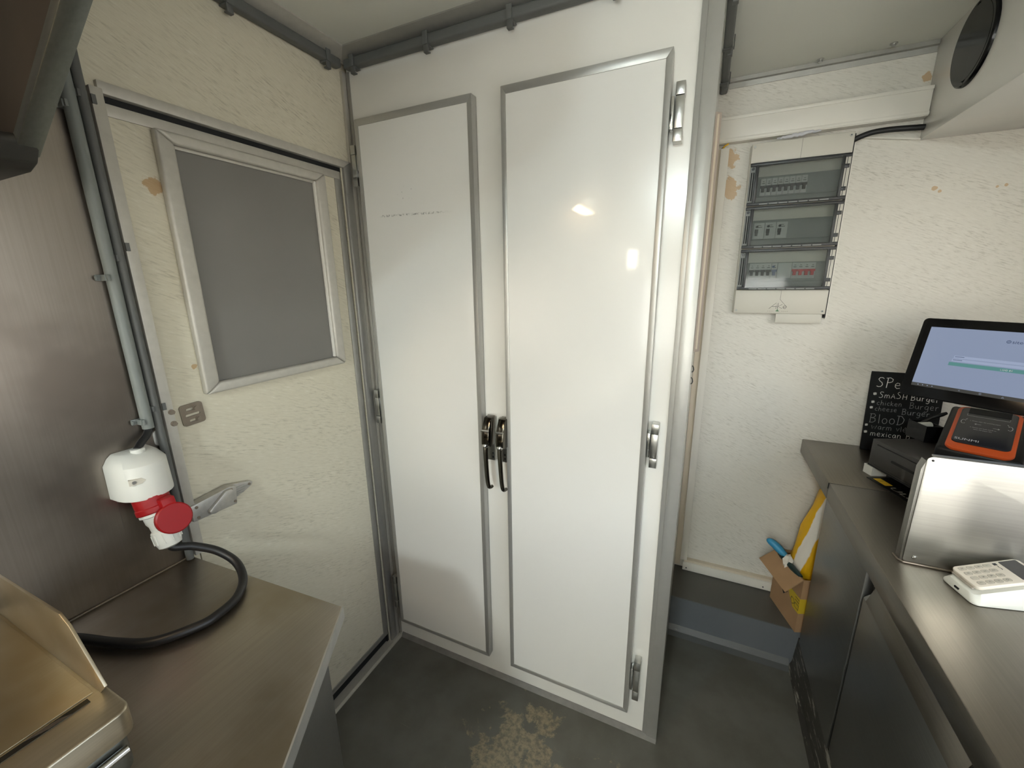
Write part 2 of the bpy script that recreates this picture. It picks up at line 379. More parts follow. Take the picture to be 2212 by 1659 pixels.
def ribbongeo(lines, w, z=0.0003):
    V, F = [], []
    for ln in lines:
        P = [Vector((a[0], a[1], 0)) for a in ln]; n0 = len(V)
        for i, p in enumerate(P):
            t = (P[min(i + 1, len(P) - 1)] - P[max(i - 1, 0)]); t = t.normalized() if t.length > 0 else Vector((1, 0, 0))
            n = Vector((-t.y, t.x, 0)) * w / 2
            V += [(p.x + n.x, p.y + n.y, z), (p.x - n.x, p.y - n.y, z)]
        for i in range(len(P) - 1):
            a = n0 + 2 * i; F.append((a, a + 1, a + 3, a + 2))
    return V, F
def ribbon(name, lines, w, mat, parent, z=0.0003):
    v, f = ribbongeo(lines, w, z); return mk(name, v, f, mat, parent, recalc=False)
def arc(cx, cy, rx, ry, a0, a1, n=10):
    return [(cx + rx * math.cos(math.radians(a0 + (a1 - a0) * i / n)), cy + ry * math.sin(math.radians(a0 + (a1 - a0) * i / n))) for i in range(n + 1)]
GL = {  # single-stroke handwriting, cell height 1, (width, strokes)
 'S': (.6, [[(.55, .88), (.42, .98), (.22, .96), (.12, .80), (.22, .62), (.42, .46), (.48, .26), (.36, .06), (.16, .02), (.02, .08)]]),
 'P': (.6, [[(.12, 0), (.18, .95)], [(.05, .92), (.35, .98), (.55, .84), (.50, .62), (.30, .52), (.15, .52)]]),
 'e': (.5, [[(.08, .28), (.42, .34), (.38, .52), (.22, .56), (.08, .40), (.08, .16), (.22, .02), (.44, .08)]]),
 'M': (.8, [[(.05, 0), (.14, .75), (.36, .25), (.60, .78), (.70, .02)]]),
 'm': (.75, [[(.05, 0), (.10, .52)], [(.10, .40), (.24, .54), (.34, .44), (.34, .02)], [(.34, .40), (.50, .54), (.62, .42), (.64, .02)]]),
 'A': (.6, [[(.02, 0), (.28, .75), (.54, 0)], [(.12, .28), (.46, .28)]]),
 'H': (.6, [[(.08, 0), (.10, .75)], [(.50, 0), (.52, .75)], [(.08, .38), (.52, .38)]]),
 'B': (.6, [[(.10, 0), (.14, .9)], [(.04, .88), (.40, .90), (.50, .72), (.36, .52), (.14, .48)], [(.14, .48), (.48, .44), (.52, .18), (.34, .02), (.05, 0)]]),
 'D': (.65, [[(.12, 0), (.16, .9)], [(.02, .88), (.38, .86), (.58, .56), (.50, .20), (.28, .02), (.04, .0)]]),
 'W': (.8, [[(.04, .62), (.18, .02), (.36, .50), (.54, .02), (.74, .64)]]),
 'u': (.5, [[(.06, .52), (.08, .12), (.22, .02), (.38, .14), (.42, .52)], [(.42, .52), (.44, 0)]]),
 'r': (.42, [[(.08, .52), (.10, 0)], [(.10, .32), (.22, .50), (.38, .50)]]),
 'g': (.5, [[(.42, .46), (.24, .54), (.08, .36), (.12, .12), (.28, .06), (.42, .26), (.44, .50), (.42, -.14), (.28, -.32), (.06, -.24)]]),
 'c': (.45, [[(.40, .46), (.24, .54), (.08, .38), (.08, .14), (.22, .02), (.40, .08)]]),
 'h': (.5, [[(.08, 0), (.12, .86)], [(.10, .34), (.26, .52), (.40, .42), (.42, .0)]]),
 'i': (.25, [[(.12, .5), (.14, 0)], [(.13, .68), (.16, .72)]]),
 'k': (.5, [[(.08, 0), (.10, .86)], [(.40, .54), (.12, .28), (.44, 0)]]),
 'n': (.5, [[(.08, 0), (.10, .52)], [(.10, .34), (.26, .54), (.40, .42), (.42, 0)]]),
 's': (.42, [[(.36, .48), (.20, .54), (.10, .42), (.30, .24), (.30, .08), (.16, .0), (.04, .06)]]),
 'o': (.52, [arc(.26, .28, .20, .28, 60, 430, 14)]),
 'l': (.25, [[(.12, .9), (.13, 0)]]),
 'j': (.35, [[(.22, .5), (.22, -.12), (.12, -.28), (.0, -.2)], [(.22, .68), (.25, .72)]]),
 'a': (.52, [[(.40, .46), (.24, .54), (.08, .34), (.10, .08), (.26, .02), (.40, .24), (.42, .52)], [(.42, .52), (.46, 0)]]),
 'v': (.45, [[(.05, .52), (.22, .02), (.42, .54)]]),
 'x': (.45, [[(.05, .52), (.40, 0)], [(.40, .52), (.05, 0)]]),
 '*': (.7, [[(.30, .30), (.30, .80)], [(.06, .42), (.54, .68)], [(.06, .70), (.54, .40)], [(.12, .34), (.50, .74)]]),
 ' ': (.35, []),
}
def write(body, x, y, size, slope=0.0, seed=0):
    rnd = random.Random(seed); out = []; cx = x
    for ch in body:
        w, st = GL[ch]; k = size * (1 + rnd.uniform(-.06, .06)); dy = rnd.uniform(-.03, .03) * size
        for s in st: out.append([(cx + p[0] * k, y + dy + p[1] * k + (cx - x + p[0] * k) * slope) for p in s])
        cx += (w + .08) * k
    return out

# ================================================================== SETTING
D = 0.7287; H = 2.2; CW = 1.0883
def multi(name, boxes, mat):
    v, f = join(*[boxgeo(a, b) for a, b in boxes]); return mk(name, v, f, mat)
struct(box('floor', (-.06, -3.4, -.06), (2.31, D + .06, 0), 'floor'), 'worn grey coated floor of the trailer', 'floor')
struct(box('ceiling', (-.06, -3.4, H), (2.31, D + .06, H + .05), 'ceiling'), 'off-white panelled ceiling', 'ceiling')
struct(multi('wall_left', [((-.06, -3.4, 1.875), (0, D + .06, H)), ((-.06, -.052, 0), (0, D + .06, 1.875)), ((-.06, -3.4, 0), (0, -.656, 1.875))], 'marble_left'), 'cream marble-look laminate wall around the door', 'wall')
struct(box('wall_back', (0, D, 0), (2.31, D + .06, H), 'marble_back'), 'cream marble-look end wall behind the worktop', 'wall')
struct(multi('wall_right', [((2.25, -3.4, 0), (2.31, D, .93)), ((2.25, -3.4, 1.92), (2.31, D, H)), ((2.25, -.25, .93), (2.31, D, 1.92)), ((2.25, -3.4, .93), (2.31, -2.9, 1.92))], 'marble_back'), 'side wall with the open serving hatch', 'wall')
struct(multi('wall_front', [((-.06, -3.46, 0), (2.31, -3.4, .75)), ((-.06, -3.46, 1.80), (2.31, -3.4, H)), ((-.06, -3.46, .75), (.345, -3.4, 1.80)), ((.345, -3.46, .75), (.50, -3.4, 1.62)), ((.448, -3.46, 1.62), (2.31, -3.4, 1.80)), ((2.0, -3.46, .75), (2.31, -3.4, 1.62)), ((.50, -3.46, 1.55), (2.0, -3.4, 1.62))], 'marble_back'), 'far end wall behind the viewer with an added frosted window and sun slot', 'wall')  # small upper slot added to aim a sunbeam at the steel guard
wd = struct(box('added_window', (.50, -3.432, .75), (2.0, -3.428, 1.55), 'frosted'), 'added unseen frosted window in the far end wall, spreading sunlight', 'window')  # unseen window added; its frosted pane spreads sunlight towards the cabinet
for a, b in (((.50, -3.45, .75), (2.0, -3.395, .78)), ((.50, -3.45, 1.52), (2.0, -3.395, 1.55)), ((.50, -3.45, .78), (.53, -3.395, 1.52)), ((1.97, -3.45, .78), (2.0, -3.395, 1.52))): box('window_frame', a, b, 'alu', wd)
struct(box('ground', (-8, -14, -.62), (30, 14, -.6), 'ground'), 'pale paving outside the serving hatch', 'ground')

# door frame
struct(prism('trim_1', [(-.655, 1.868), (-.049, 1.868), (-.017, 1.890), (-.655, 1.890)], 'x', -.01, .010, 'alu_light', bevel=.0015), 'pale aluminium door head profile')
struct(prism('trim_2', [(-.049, 0.006), (-.017, 0.006), (-.017, 1.890), (-.049, 1.868)], 'x', -.03, .010, 'alu', bevel=.0015), 'grey aluminium door jamb beside the cabinet')
t3 = struct(box('trim_3', (-.0, -.6745, .8605), (.024, -.6540, 1.872), 'alu_light', bevel=.0015), 'pale aluminium door jamb beside the conduit')
for zz in (1.2265, 1.1990):
    v, f = join(cylgeo((.0235, -.6600, zz), (.031, -.6600, zz), .0056, 6), cylgeo((.0235, -.6600, zz), (.0255, -.6600, zz), .0064, 14))
    mk('bolt', v, f, 'bronze_plate', t3, smooth=True)
for zz in (1.235, 1.575, 1.84): box('keeper', (.0235, -.6748, zz), (.027, -.668, zz + .016), 'dark_pvc', t3)
struct(box('trim_4', (0.0005, -.017, .01), (.010, -.0005, 2.15), 'alu_light'), 'thin pale sealing strip in the corner')
struct(prism('trim_5', [(-.035, .0), (.030, .0), (.030, .003), (.02, .006), (-.035, .006)], 'y', -.648, -.001, 'alu_light'), 'worn aluminium door threshold')
struct(multi('trim_6', [((-.045, -.652, .006), (-.036, -.050, 1.8675)), ((-.036, -.643, 1.8545), (-.004, -.0495, 1.8675)), ((-.036, -.0610, .006), (-.006, -.0495, 1.8545)), ((-.036, -.643, .0065), (-.012, -.061, .051))], 'black_gap'), 'black fill for the dark gap around the door leaf')  # solid black stands in for the shade inside the door gap

# door leaf
d1 = struct(box('door_1', (-.030, -.6525, .052), (-.001, -.062, 1.853), 'marble_left'), 'cream marble-look entrance door with grey window', 'door')
box('edge_strip', (-.0015, -.6525, 1.831), (.003, -.062, 1.8535), 'alu_light', d1, .0008)
box('edge_strip', (-.0015, -.0838, .0515), (.003, -.0615, 1.831), 'alu', d1, .0008)
box('edge_strip', (-.0015, -.6525, .0515), (.003, -.0838, .072), 'alu', d1, .0008)
box('pane', (-.0008, -.545, 1.262), (.004, -.165, 1.81), 'window_grey', d1)
fy0, fy1, fz0, fz1, fw_ = -.5765, -.135, 1.244, 1.8305, .0345
def fr_piece(poly):
    prism('window_frame', poly, 'x', -.0008, .020, 'alu_light', d1, .006, 3)
fr_piece([(fy0, fz0), (fy0 + fw_, fz0 + fw_ * .75), (fy0 + fw_, fz1 - fw_ * .72), (fy0, fz1)])
fr_piece([(fy1, fz0), (fy1, fz1), (fy1 - fw_, fz1 - fw_ * .72), (fy1 - fw_, fz0 + fw_ * .75)])
fr_piece([(fy0, fz1), (fy0 + fw_, fz1 - fw_ * .72), (fy1 - fw_, fz1 - fw_ * .72), (fy1, fz1)])
fr_piece([(fy0, fz0), (fy1, fz0), (fy1 - fw_, fz0 + fw_ * .75), (fy0 + fw_, fz0 + fw_ * .75)])
box('glazing_bead', (.004, -.176, 1.272), (.013, -.169, 1.804), 'white_pvc', d1, .002)
box('glazing_bead', (.004, -.542, 1.798), (.010, -.172, 1.8055), 'alu_light', d1, .002)
# slotted strike plate with bolts
with at((0, -.608, 1.204), (0, 1, .06), (0, 0, 1)):
    def slot(y0, y1, zc, h): return rrect(y0, zc - h / 2, y1, zc + h / 2, h * .49, 4)
    outer = rrect(-.025, -.026, .025, .026, .007, 4)
    def plate_with_slots(outer, holes, z0, z1):
        bm = bmesh.new()
        def loop(p, z):
            vs = [bm.verts.new((a, b, z)) for a, b in p]
            return vs, [bm.edges.new((vs[i], vs[(i + 1) % len(vs)])) for i in range(len(vs))]
        es = []
        for p in [outer] + holes: es += loop(p, z1)[1]
        bmesh.ops.triangle_fill(bm, use_beauty=True, use_dissolve=False, edges=es)
        r = bmesh.ops.extrude_face_region(bm, geom=list(bm.faces))
        for g in r['geom']:
            if isinstance(g, bmesh.types.BMVert): g.co.z = z0
        bm.verts.index_update(); V = [tuple(v.co) for v in bm.verts]; F = [tuple(v.index for v in f.verts) for f in bm.faces]; bm.free()
        return V, F
    v, f = plate_with_slots(outer, [slot(-.012, .012, .013, .006), slot(-.016, .016, -.001, .006), slot(-.010, .012, -.015, .006)], .0, .0035)
    mk('strike_plate', v, f, 'bronze_plate', d1)
    for a, b in ((.009, .013), (.009, -.015)):
        v, f = join(cylgeo((a, b, .0035), (a, b, .010), .0058, 6), cylgeo((a, b, .0035), (a, b, .005), .007, 14)); mk('bolt', v, f, 'bronze_plate', d1, smooth=True)
# cast latch
with at((0.012, -.669, .970), (0, 1, .02), (0, 0, 1)):
    prism('latch_body', [(.002, -.021), (.106, -.027), (.112, .022), (.096, .027), (.002, .020)], 'z', -.009, .018, 'latch_metal', d1, .002)
    prism('latch_tail', [(.09, -.022), (.135, -.012), (.160, -.002), (.163, .006), (.156, .011), (.10, .026)], 'z', -.009, .004, 'latch_metal', d1, .0025)
    for i in range(4): box('latch_rib', (.114, -.011 + i * .0065, .0035), (.146 - abs(i - 2) * .006, -.0085 + i * .0065, .0055), 'latch_metal', d1)
    prism('latch_lever', [(.036, -.016), (.046, -.021), (.058, -.019), (.100, .016), (.094, .024), (.080, .024), (.044, -.001), (.035, -.008)], 'z', .0175, .028, 'latch_metal', d1, .003)
    for a, b in ((.014, .013), (.014, -.014), (.102, -.018), (.098, .018), (.152, .004)):
        v, f = cylgeo((a, b, .000), (a, b, .0195 if a < .15 else .006), .0036, 12); mk('screw', v, f, 'bronze_plate', d1, smooth=True)
    box('latch_bolt', (-.002, -.019, .000), (.003, .014, .0135), 'bronze_plate', d1, .002)

# step under the end wall
st = struct(box('floor_step', (CW, .508, .0005), (2.25, D - .0005, .172), 'step_top'), 'raised grey step along the end wall', 'step')
box('riser', (CW + .001, .503, .0), (1.60, .5085, .1715), 'step', st)
prism('cove', [(.470, .0005), (.5035, .0005), (.5035, .035), (.49, .012)], 'x', CW + .001, 1.538, 'cove', st)
# white skirting
bb = struct(box('baseboard_back', (1.124, .700, .1745), (1.60, D - .0005, .215), 'white_pvc', bevel=.001), 'white plastic skirting on the end wall')
box('cap', (1.128, .708, .2145), (1.60, D - .0005, .226), 'beige_pvc', bb)
for xx in (1.140, 1.452): mk('screw', *cylgeo((xx, .7005, .188), (xx, .6985, .188), .003, 10), 'ink', bb, True)
# vertical white profiles where the end wall meets the cabinet
tr7 = struct(box('trim_7', (1.112, .706, .222), (1.140, D - .0005, 1.97), 'white_pvc', bevel=.001), 'white corner profile on the end wall')
box('flange', (1.0885, .718, .185), (1.1125, D - .0005, 1.97), 'beige_pvc', tr7)

# trunking band, wall C
tr8 = struct(box('trim_8', (CW + .0005, .694, 1.985), (1.6845, D - .0005, 2.066), 'white_pvc', bevel=.002), 'wide white cable duct on the end wall')
box('lid_rim', (CW + .0005, .691, 2.058), (1.6845, .6945, 2.068), 'white_pvc', tr8, .001)
box('lid_rim', (CW + .0005, .691, 1.988), (1.6845, .6945, 1.998), 'white_pvc', tr8, .001)
v, f = [], []
def blob_strip(pts, r):
    return tubegeo(pts, r, 8)
random.seed(3)
pts = [(1.285 + i * .006, .689 + random.uniform(-.001, .001), 1.975 + i * .0004 + random.uniform(-.002, .002)) for i in range(22)]
mk('sealant', *blob_strip(pts, [.002 + .004 * math.sin(math.pi * min(1, (i + .5) / 22)) for i in range(22)]), 'print_white', tr8, True)
# ceiling profile wall C
tr9 = struct(prism('trim_9', [(D - .0005, 2.168), (D - .003, 2.168), (D - .004, 2.184), (D - .010, 2.187), (D - .010, 2.1995), (D - .0005, 2.1995)], 'x', CW + .03, 1.6845, 'alu', ), 'grey ceiling edge profile on the end wall')
for xx, yy in ((1.3822, .705), (1.565, .690)):
    mk('screw', *join(cylgeo((xx, yy, 2.1995), (xx, yy, 2.192), .006, 12), cylgeo((xx, yy, 2.1995), (xx, yy, 2.197), .010, 14)), 'zinc', tr9, True)

# ================================================================== TALL CABINET
cab = root('tall_cabinet', 'tall white built-in cabinet with two aluminium-framed doors', 'cabinet', (0.5, 0, 0))
box('carcass', (.0125, .0, .0), (CW - .0005, D - .0005, 2.1995), 'laminate', cab)
box('corner_profile', (1.0430, -.004, .0), (CW, .0, 2.1995), 'alu_cab', cab, .001)
box('corner_profile', (1.0555, -.006, .0), (CW + .0005, -.003, 2.1995), 'alu_cab', cab, .001)
box('corner_profile', (.0125, -.004, .012), (.0245, .0, 2.15), 'alu', cab, .001)
prism('floor_strip', [(-.012, .0), (.0, .0), (.0, .018), (-.003, .018)], 'x', .03, CW, 'dull_strip', cab)
def cab_door(x0, x1, z0, z1, hinge_side):
    d = box('door', (x0 + .003, -.0285, z0 + .003), (x1 - .003, -.002, z1 - .003), 'door_panel', cab)
    wv, wt = .0145, .020
    y0, y1 = -.0305, -.0015
    prism('edge_strip', [(x0, z0), (x0 + wv, z0 + wv), (x0 + wv, z1 - wt), (x0, z1)], 'y', y0, y1, 'alu_cab', d, .0008)
    prism('edge_strip', [(x1, z0), (x1, z1), (x1 - wv, z1 - wt), (x1 - wv, z0 + wv)], 'y', y0, y1, 'alu_cab', d, .0008)
    prism('edge_strip', [(x0, z1), (x0 + wv, z1 - wt), (x1 - wv, z1 - wt), (x1, z1)], 'y', y0, y1, 'alu_cab', d, .0008)
    prism('edge_strip', [(x0, z0), (x1, z0), (x1 - wv, z0 + wv), (x0 + wv, z0 + wv)], 'y', y0, y1, 'alu_cab', d, .0008)
    for za, zb in ((1.8126, 1.9346), (.995, 1.1227), (.169, .322)):
        if hinge_side > 0: a, b, c = x1 + .0105, x1 + .0305, x1 + .001
        else: a, b, c = x0 - .027, x0 - .008, x0 - .007
        zc = (zb - za) * .22
        g = [boxgeo((a, -.030, za), (b, -.001, za + zc)), boxgeo((a + .001, -.029, za + zc + .001), (b - .001, -.001, zb - zc - .001)), boxgeo((a, -.030, zb - zc), (b, -.001, zb))]
        hv, hf = join(*g); mk('hinge', hv, hf, 'zinc', d, bevel=.0015)
        lo, hi = (c, c + .008)
        mk('hinge_pin', *boxgeo((min(lo, hi), -.027, za + zc), (max(lo, hi), -.003, zb - zc)), 'chrome', d, bevel=.0015)
    return d
dl = cab_door(.0526, .4770, .109, 2.004, -1); dl['label'] = 'left white door with scuff marks'
dr = cab_door(.5660, .9933, .106, 2.004, 1); dr['label'] = 'right white door'
def lever(d, xp, xb):
    mk('handle_plate', *boxgeo((xp, -.020, .925), (xp + .030, -.0005, 1.077)), 'zinc', d, bevel=.003)
    for zz in (1.062, .952, .938): mk('screw', *cylgeo((xp + .023, -.0195, zz), (xp + .023, -.0215, zz), .0032, 10), 'black_gap', d, True)
    V = []
    x0, x1 = xb, xb + .026
    prof = [(-.012, 1.083), (-.040, 1.081), (-.062, 1.042), (-.064, .996), (-.050, .985), (-.012, .985)]
    mk('handle_body', *prismgeo(prof, 'x', x0, x1), 'chrome_dark', d, bevel=.002)
    mk('handle_rim', *prismgeo([(-.0605, 1.0455), (-.0655, 1.043), (-.0655, 1.0405), (-.060, 1.042)], 'x', x0 - .0003, x1 + .0003), 'chrome', d)
    xc = (x0 + x1) / 2
    mk('handle_boss', *tubegeo([(xc, -.058, .993), (xc, -.066, .991), (xc, -.069, .989)], [.010, .009, .005], 16), 'chrome', d, True)
    p = [(xc, -.060, .998), (xc + .001, -.064, .970), (xc + .004, -.067, .930), (xc + .008, -.069, .880), (xc + .012, -.070, .858), (xc + .014, -.064, .850), (xc + .016, -.052, .848)]
    mk('handle_lever', *tubegeo(spline(p, 4), [.0085 - .0028 * min(1, i / 24) for i in range(25)], 10), 'chrome_dark', d, True)
lever(dl, .488, .492)
lever(dr, .531, .5435)

# vertical plastic guide on the cabinet's side and hooks
gd = root('guide_rail', 'grey-brown vertical plastic guide rail beside the tall cabinet', 'rail', (1.095, .22, 1.3))
prism('channel', [(CW + .0005, .19), (CW + .010, .19), (CW + .010, .235), (CW + .0005, .235)], 'z', 1.300, 1.925, 'beige_pvc', gd, .002)
prism('lip', [(CW + .0005, .186), (CW + .015, .200), (CW + .015, .222), (CW + .009, .222), (CW + .009, .206), (CW + .0005, .194)], 'z', 1.292, 1.930, 'guide', gd, .001)
for zz in (1.236, 1.199):
    tag(tube('wall_hook', [(CW + .001, .20, zz + .012), (CW + .004, .20, zz + .008), (CW + .006, .198, zz), (CW + .004, .196, zz - .006), (CW + .001, .195, zz - .007)], .0016, 'ink', None, 8), 'small dark hook below the guide rail, ' + ('upper one' if zz > 1.21 else 'lower one'), 'hook', 'small hooks beside the cabinet')
wt = root('cable_end', 'yellow and black wire ends above the white corner profile', 'cable', (1.13, .715, 1.97))
tube('yellow_wire', [(1.118, .712, 1.9705), (1.124, .708, 1.978), (1.136, .706, 1.983)], .003, 'yellow', wt, 8)
tube('dark_wire', [(1.114, .714, 1.9705), (1.120, .710, 1.975), (1.132, .712, 1.982)], .0022, 'black', wt, 8)

# ================================================================== CEILING TRUNKING AND PROFILES
struct(prism('trim_10', [(-.0005, 2.172), (-.0005, 2.1995), (-.045, 2.1995), (-.045, 2.196), (-.008, 2.176), (-.008, 2.172)], 'x', .012, CW, 'alu'), 'grey ceiling corner profile over the cabinet')
struct(prism('trim_11', [(.0005, 2.172), (.0005, 2.1995), (.050, 2.1995), (.050, 2.196), (.010, 2.178), (.010, 2.172)], 'y', -3.39, -.003, 'alu_light'), 'pale ceiling corner profile over the door')
def clipgeo(c, ax):
    x, y, z = c
    if ax == 'x':
        return join(boxgeo((x - .008, y - .013, z), (x + .008, y + .014, z + .004)), boxgeo((x - .008, y - .014, z - .014), (x + .008, y - .009, z + .004)), boxgeo((x - .008, y - .014, z - .016), (x + .008, y - .001, z - .012)),
                    boxgeo((x - .008, y - .0175, z + .002), (x + .008, y - .0145, z + .034)))
    return join(boxgeo((x - .014, y - .008, z), (x + .013, y + .008, z + .004)), boxgeo((x + .009, y - .008, z - .014), (x + .014, y + .008, z + .004)), boxgeo((x + .001, y - .008, z - .016), (x + .014, y + .008, z - .012)),
                boxgeo((x + .0145, y - .008, z + .002), (x + .0175, y + .008, z + .034)))
tb = root('cable_conduit', 'dark grey conduit clipped under the ceiling above the cabinet doors', 'conduit', (.55, -.02, 2.15))
box('pipe', (.030, -.031, 2.146), (CW, -.004, 2.172), 'dark_pvc', tb, .006, 3)
for xx in (.068, .339, .595, .86): mk('clip', *clipgeo((xx, -.018, 2.1425), 'x'), 'dark_pvc', tb, bevel=.001)
ta = root('cable_conduit', 'dark grey conduit clipped under the ceiling above the entrance door', 'conduit', (.02, -1, 2.15))
box('pipe', (.004, -3.38, 2.146), (.030, -.034, 2.172), 'dark_pvc', ta, .006, 3)
for yy in (-.085, -.372, -.66): mk('clip', *clipgeo((.016, yy, 2.1425), 'y'), 'dark_pvc', ta, bevel=.001)
tc = root('cable_conduit', 'dark grey conduit running along the right side of the tall cabinet', 'conduit', (1.10, .35, 2.15))
box('pipe', (CW + .002, .01, 2.150), (CW + .026, .72, 2.176), 'dark_pvc', tc, .006, 3)
for yy in (.12, .38, .62): mk('clip', *clipgeo((CW + .013, yy, 2.146), 'y'), 'dark_pvc', tc, bevel=.001)

# ================================================================== LEFT SIDE: cladding, conduits, socket
cl = struct(box('wall_cladding', (.0005, -3.39, .8605), (.012, -.677, 2.10), 'steel_wall'), 'brushed steel sheet cladding on the left wall', 'wall panel')
box('patch_plate', (.0115, -.784, 1.000), (.0135, -.752, 1.075), 'steel_wall', cl)
def conduit(y, x, z0, z1, r, label, mat, clips):
    c = root('wall_conduit', label, 'conduit', (x, y, z0))
    v, f = tubegeo([(x, y, z0), (x, y, z1)], r, 20, True); mk('pipe', v, f, mat, c, True)
    for zz in clips:
        g = join(boxgeo((.0125, y - r - .012, zz - .006), (.0165, y + r + .002, zz + .006)), boxgeo((.0125, y - r - .004, zz - .006), (x + r * .7, y - r - .0005, zz + .006)), boxgeo((.0165, y - r - .014, zz - .004), (.022, y - r - .010, zz + .004)),
                 boxgeo((x + r * .2, y - r - .0015, zz - .006), (x + r + .002, y - r + .003, zz + .006)))
        mk('clip', *g, mat, c, bevel=.0008)
    return c
conduit(-.708, .026, 1.205, 2.18, .0105, 'light grey round conduit ending above the white power socket', 'grey_pvc', (1.222, 1.522, 1.825))
conduit(-.6875, .024, .862, 2.18, .0080, 'darker thin conduit between the round conduit and the door jamb', 'dark_pvc', (1.245, 1.56, 1.85))
tag(tube('black_cable', spline([(.026, -.708, 1.215), (.027, -.709, 1.203), (.032, -.717, 1.192), (.040, -.732, 1.182), (.046, -.743, 1.172)], 6), .0074, 'black', None, 14), 'short black cable from conduit into the white power socket', 'cable')
br = tag(prism('pipe_bracket', rrect(-.699, 1.155, -.674, 1.192, .010, 4), 'x', .0123, .0150, 'alu', None, .0005), 'small grey bracket plate on steel wall beside the socket', 'bracket')

sk = root('power_socket', 'white wall power socket with red three-phase outlet and open red lid', 'socket', (.012, -.745, 1.07))
# housing: D-shaped body bulging from the wall with a chamfered top
def housing():
    rings = []
    for z, sc, dep in ((1.074, 1.0, 1.0), (1.078, 1.0, 1.0), (1.146, .97, .96), (1.160, .80, .72), (1.167, .64, .52), (1.168, .60, .48)):
        ring = []
        for i in range(15):
            a = math.pi * i / 14; yy = -.745 - .049 * sc * math.cos(a) ** 1 * (1 if True else 1)
            xx = .0125 + .080 * dep * (abs(math.sin(a)) ** .62)
            ring.append((xx, yy, z))
        rings.append(ring)
    V = [p for r in rings for p in r]; F = []
    n = 15
    for j in range(len(rings) - 1):
        for i in range(n - 1): F.append((j * n + i, j * n + i + 1, (j + 1) * n + i + 1, (j + 1) * n + i))
        F.append((j * n + n - 1, j * n, (j + 1) * n, (j + 1) * n + n - 1))
    F.append(tuple(range(n))); F.append(tuple(range((len(rings) - 1) * n, len(rings) * n)))
    return V, F
mk('housing', *housing(), 'white_plastic', sk, True, bevel=.002, angle=40)
mk('gland', *tubegeo([(.046, -.743, 1.165), (.046, -.743, 1.174)], .0125, 20), 'white_plastic', sk, True, bevel=.001)
with at((.0835, -.769, 1.118), (.30, .95, .0), (0, 0, 1)):
    prism('screw_slot', [(-.014, -.006), (.006, -.006), (.012, 0), (.006, .006), (-.014, .006)], 'z', -.012, .0026, 'key', sk)
    mk('screw', *cylgeo((-.006, 0, .0), (-.006, 0, .0042), .0035, 12), 'zinc', sk, True)
mk('screw_hole', *cylgeo((.040, -.699, 1.14), (.040, -.6965, 1.14), .006, 12), 'black_gap', sk, True)
A0 = Vector((.056, -.748, 1.088)); AX = Vector((.30, .012, -.954)).normalized()
def ax(t): return tuple(A0 + AX * t)
mk('outlet_collar', *tubegeo([ax(0), ax(.040), ax(.042), ax(.052), ax(.054)], [.0315, .0315, .033, .033, .0315], 28), 'red', sk, True)
# hinge arm and hanging lid
mk('lid_arm', *join(boxgeo((.086, -.752, 1.042), (.110, -.726, 1.070)), boxgeo((.098, -.747, 1.034), (.112, -.731, 1.064))), 'red', sk, bevel=.003)
with at((.118, -.739, 1.026), (0.10, 1, 0.02), (-.25, 0, 1)):
    mk('lid', *tubegeo([(0, 0, -.006), (0, 0, -.005), (0, 0, .004), (0, 0, .006)], [.031, .0325, .0325, .030], 32), 'red', sk, True)
    mk('lid_neck', *boxgeo((-.012, .020, -.005), (.012, .046, .004)), 'red', sk, bevel=.002)

cb = root('power_cable', 'black rubber cable with white plug lying in a loop on counter', 'cable', (.1, -.75, .95))
mk('plug_body', *tubegeo([ax(.050), ax(.060), ax(.062), ax(.075), ax(.082), ax(.098)], [.0300, .0300, .0255, .0245, .0215, .0205], 24), 'white_plastic', cb, True)
mk('plug_cap', *tubegeo([ax(.096), ax(.098), ax(.120), ax(.134), ax(.138)], [.0225, .0240, .0240, .0205, .012], 24), 'white_plastic', cb, True)
for k in range(10):
    a = 2 * math.pi * k / 10; u = AX.cross(Vector((0, 1, 0))).normalized(); w = AX.cross(u)
    c0 = A0 + AX * .102 + (u * math.cos(a) + w * math.sin(a)) * .0238; mk('grip_rib', *tubegeo([tuple(c0), tuple(c0 + AX * .022)], .0014, 6), 'white_plastic', cb, True)
path = [ax(.130), (.0985, -.744, .953), (.106, -.7286, .946), (.1145, -.7125, .938), (.1417, -.6842, .915), (.1815, -.6720, .889), (.2287, -.6891, .8725), (.268, -.7280, .8700), (.279, -.7700, .8695), (.2749, -.8046, .8695), (.2365, -.8617, .8695), (.1757, -.8907, .8695), (.1016, -.9135, .8695), (.045, -.935, .8695)]
tube('lead', spline(path, 8), .0088, 'black', cb, 16)

# left counter
wt1 = root('steel_countertop', 'brushed steel countertop with a slanted corner below power socket', 'countertop', (.3, -1.2, .86))
prism('top_sheet', [(.0125, -.679), (.481, -.650), (.633, -.899), (.70, -1.02), (.70, -3.0), (.0125, -3.0)], 'z', .834, .860, 'steel_top', wt1, .0015)
e0, e1 = Vector((.481, -.650, 0)), Vector((.633, -.899, 0)); tn = (e1 - e0).normalized(); nn = Vector((-tn.y, tn.x, 0)); nn = nn if nn.x > 0 else -nn
ev = [e0, e1, e1 + nn * .003, e0 + nn * .003]
prism('edge_band', [(p.x, p.y) for p in ev], 'z', .832, .8602, 'alu', wt1)
bs = root('steel_base_cabinet', 'dark steel base cabinet below the left countertop', 'cabinet', (.3, -1.2, 0))
prism('body', [(.02, -.695), (.432, -.664), (.575, -.905), (.630, -1.03), (.630, -2.98), (.02, -2.98)], 'z', 0.0005, .8335, 'steel_cab', bs)
mk('joint_bead', *tubegeo([(.014, -.69, .8615), (.014, -2.95, .8605)], .0020, 8), 'bead', wt1, True)

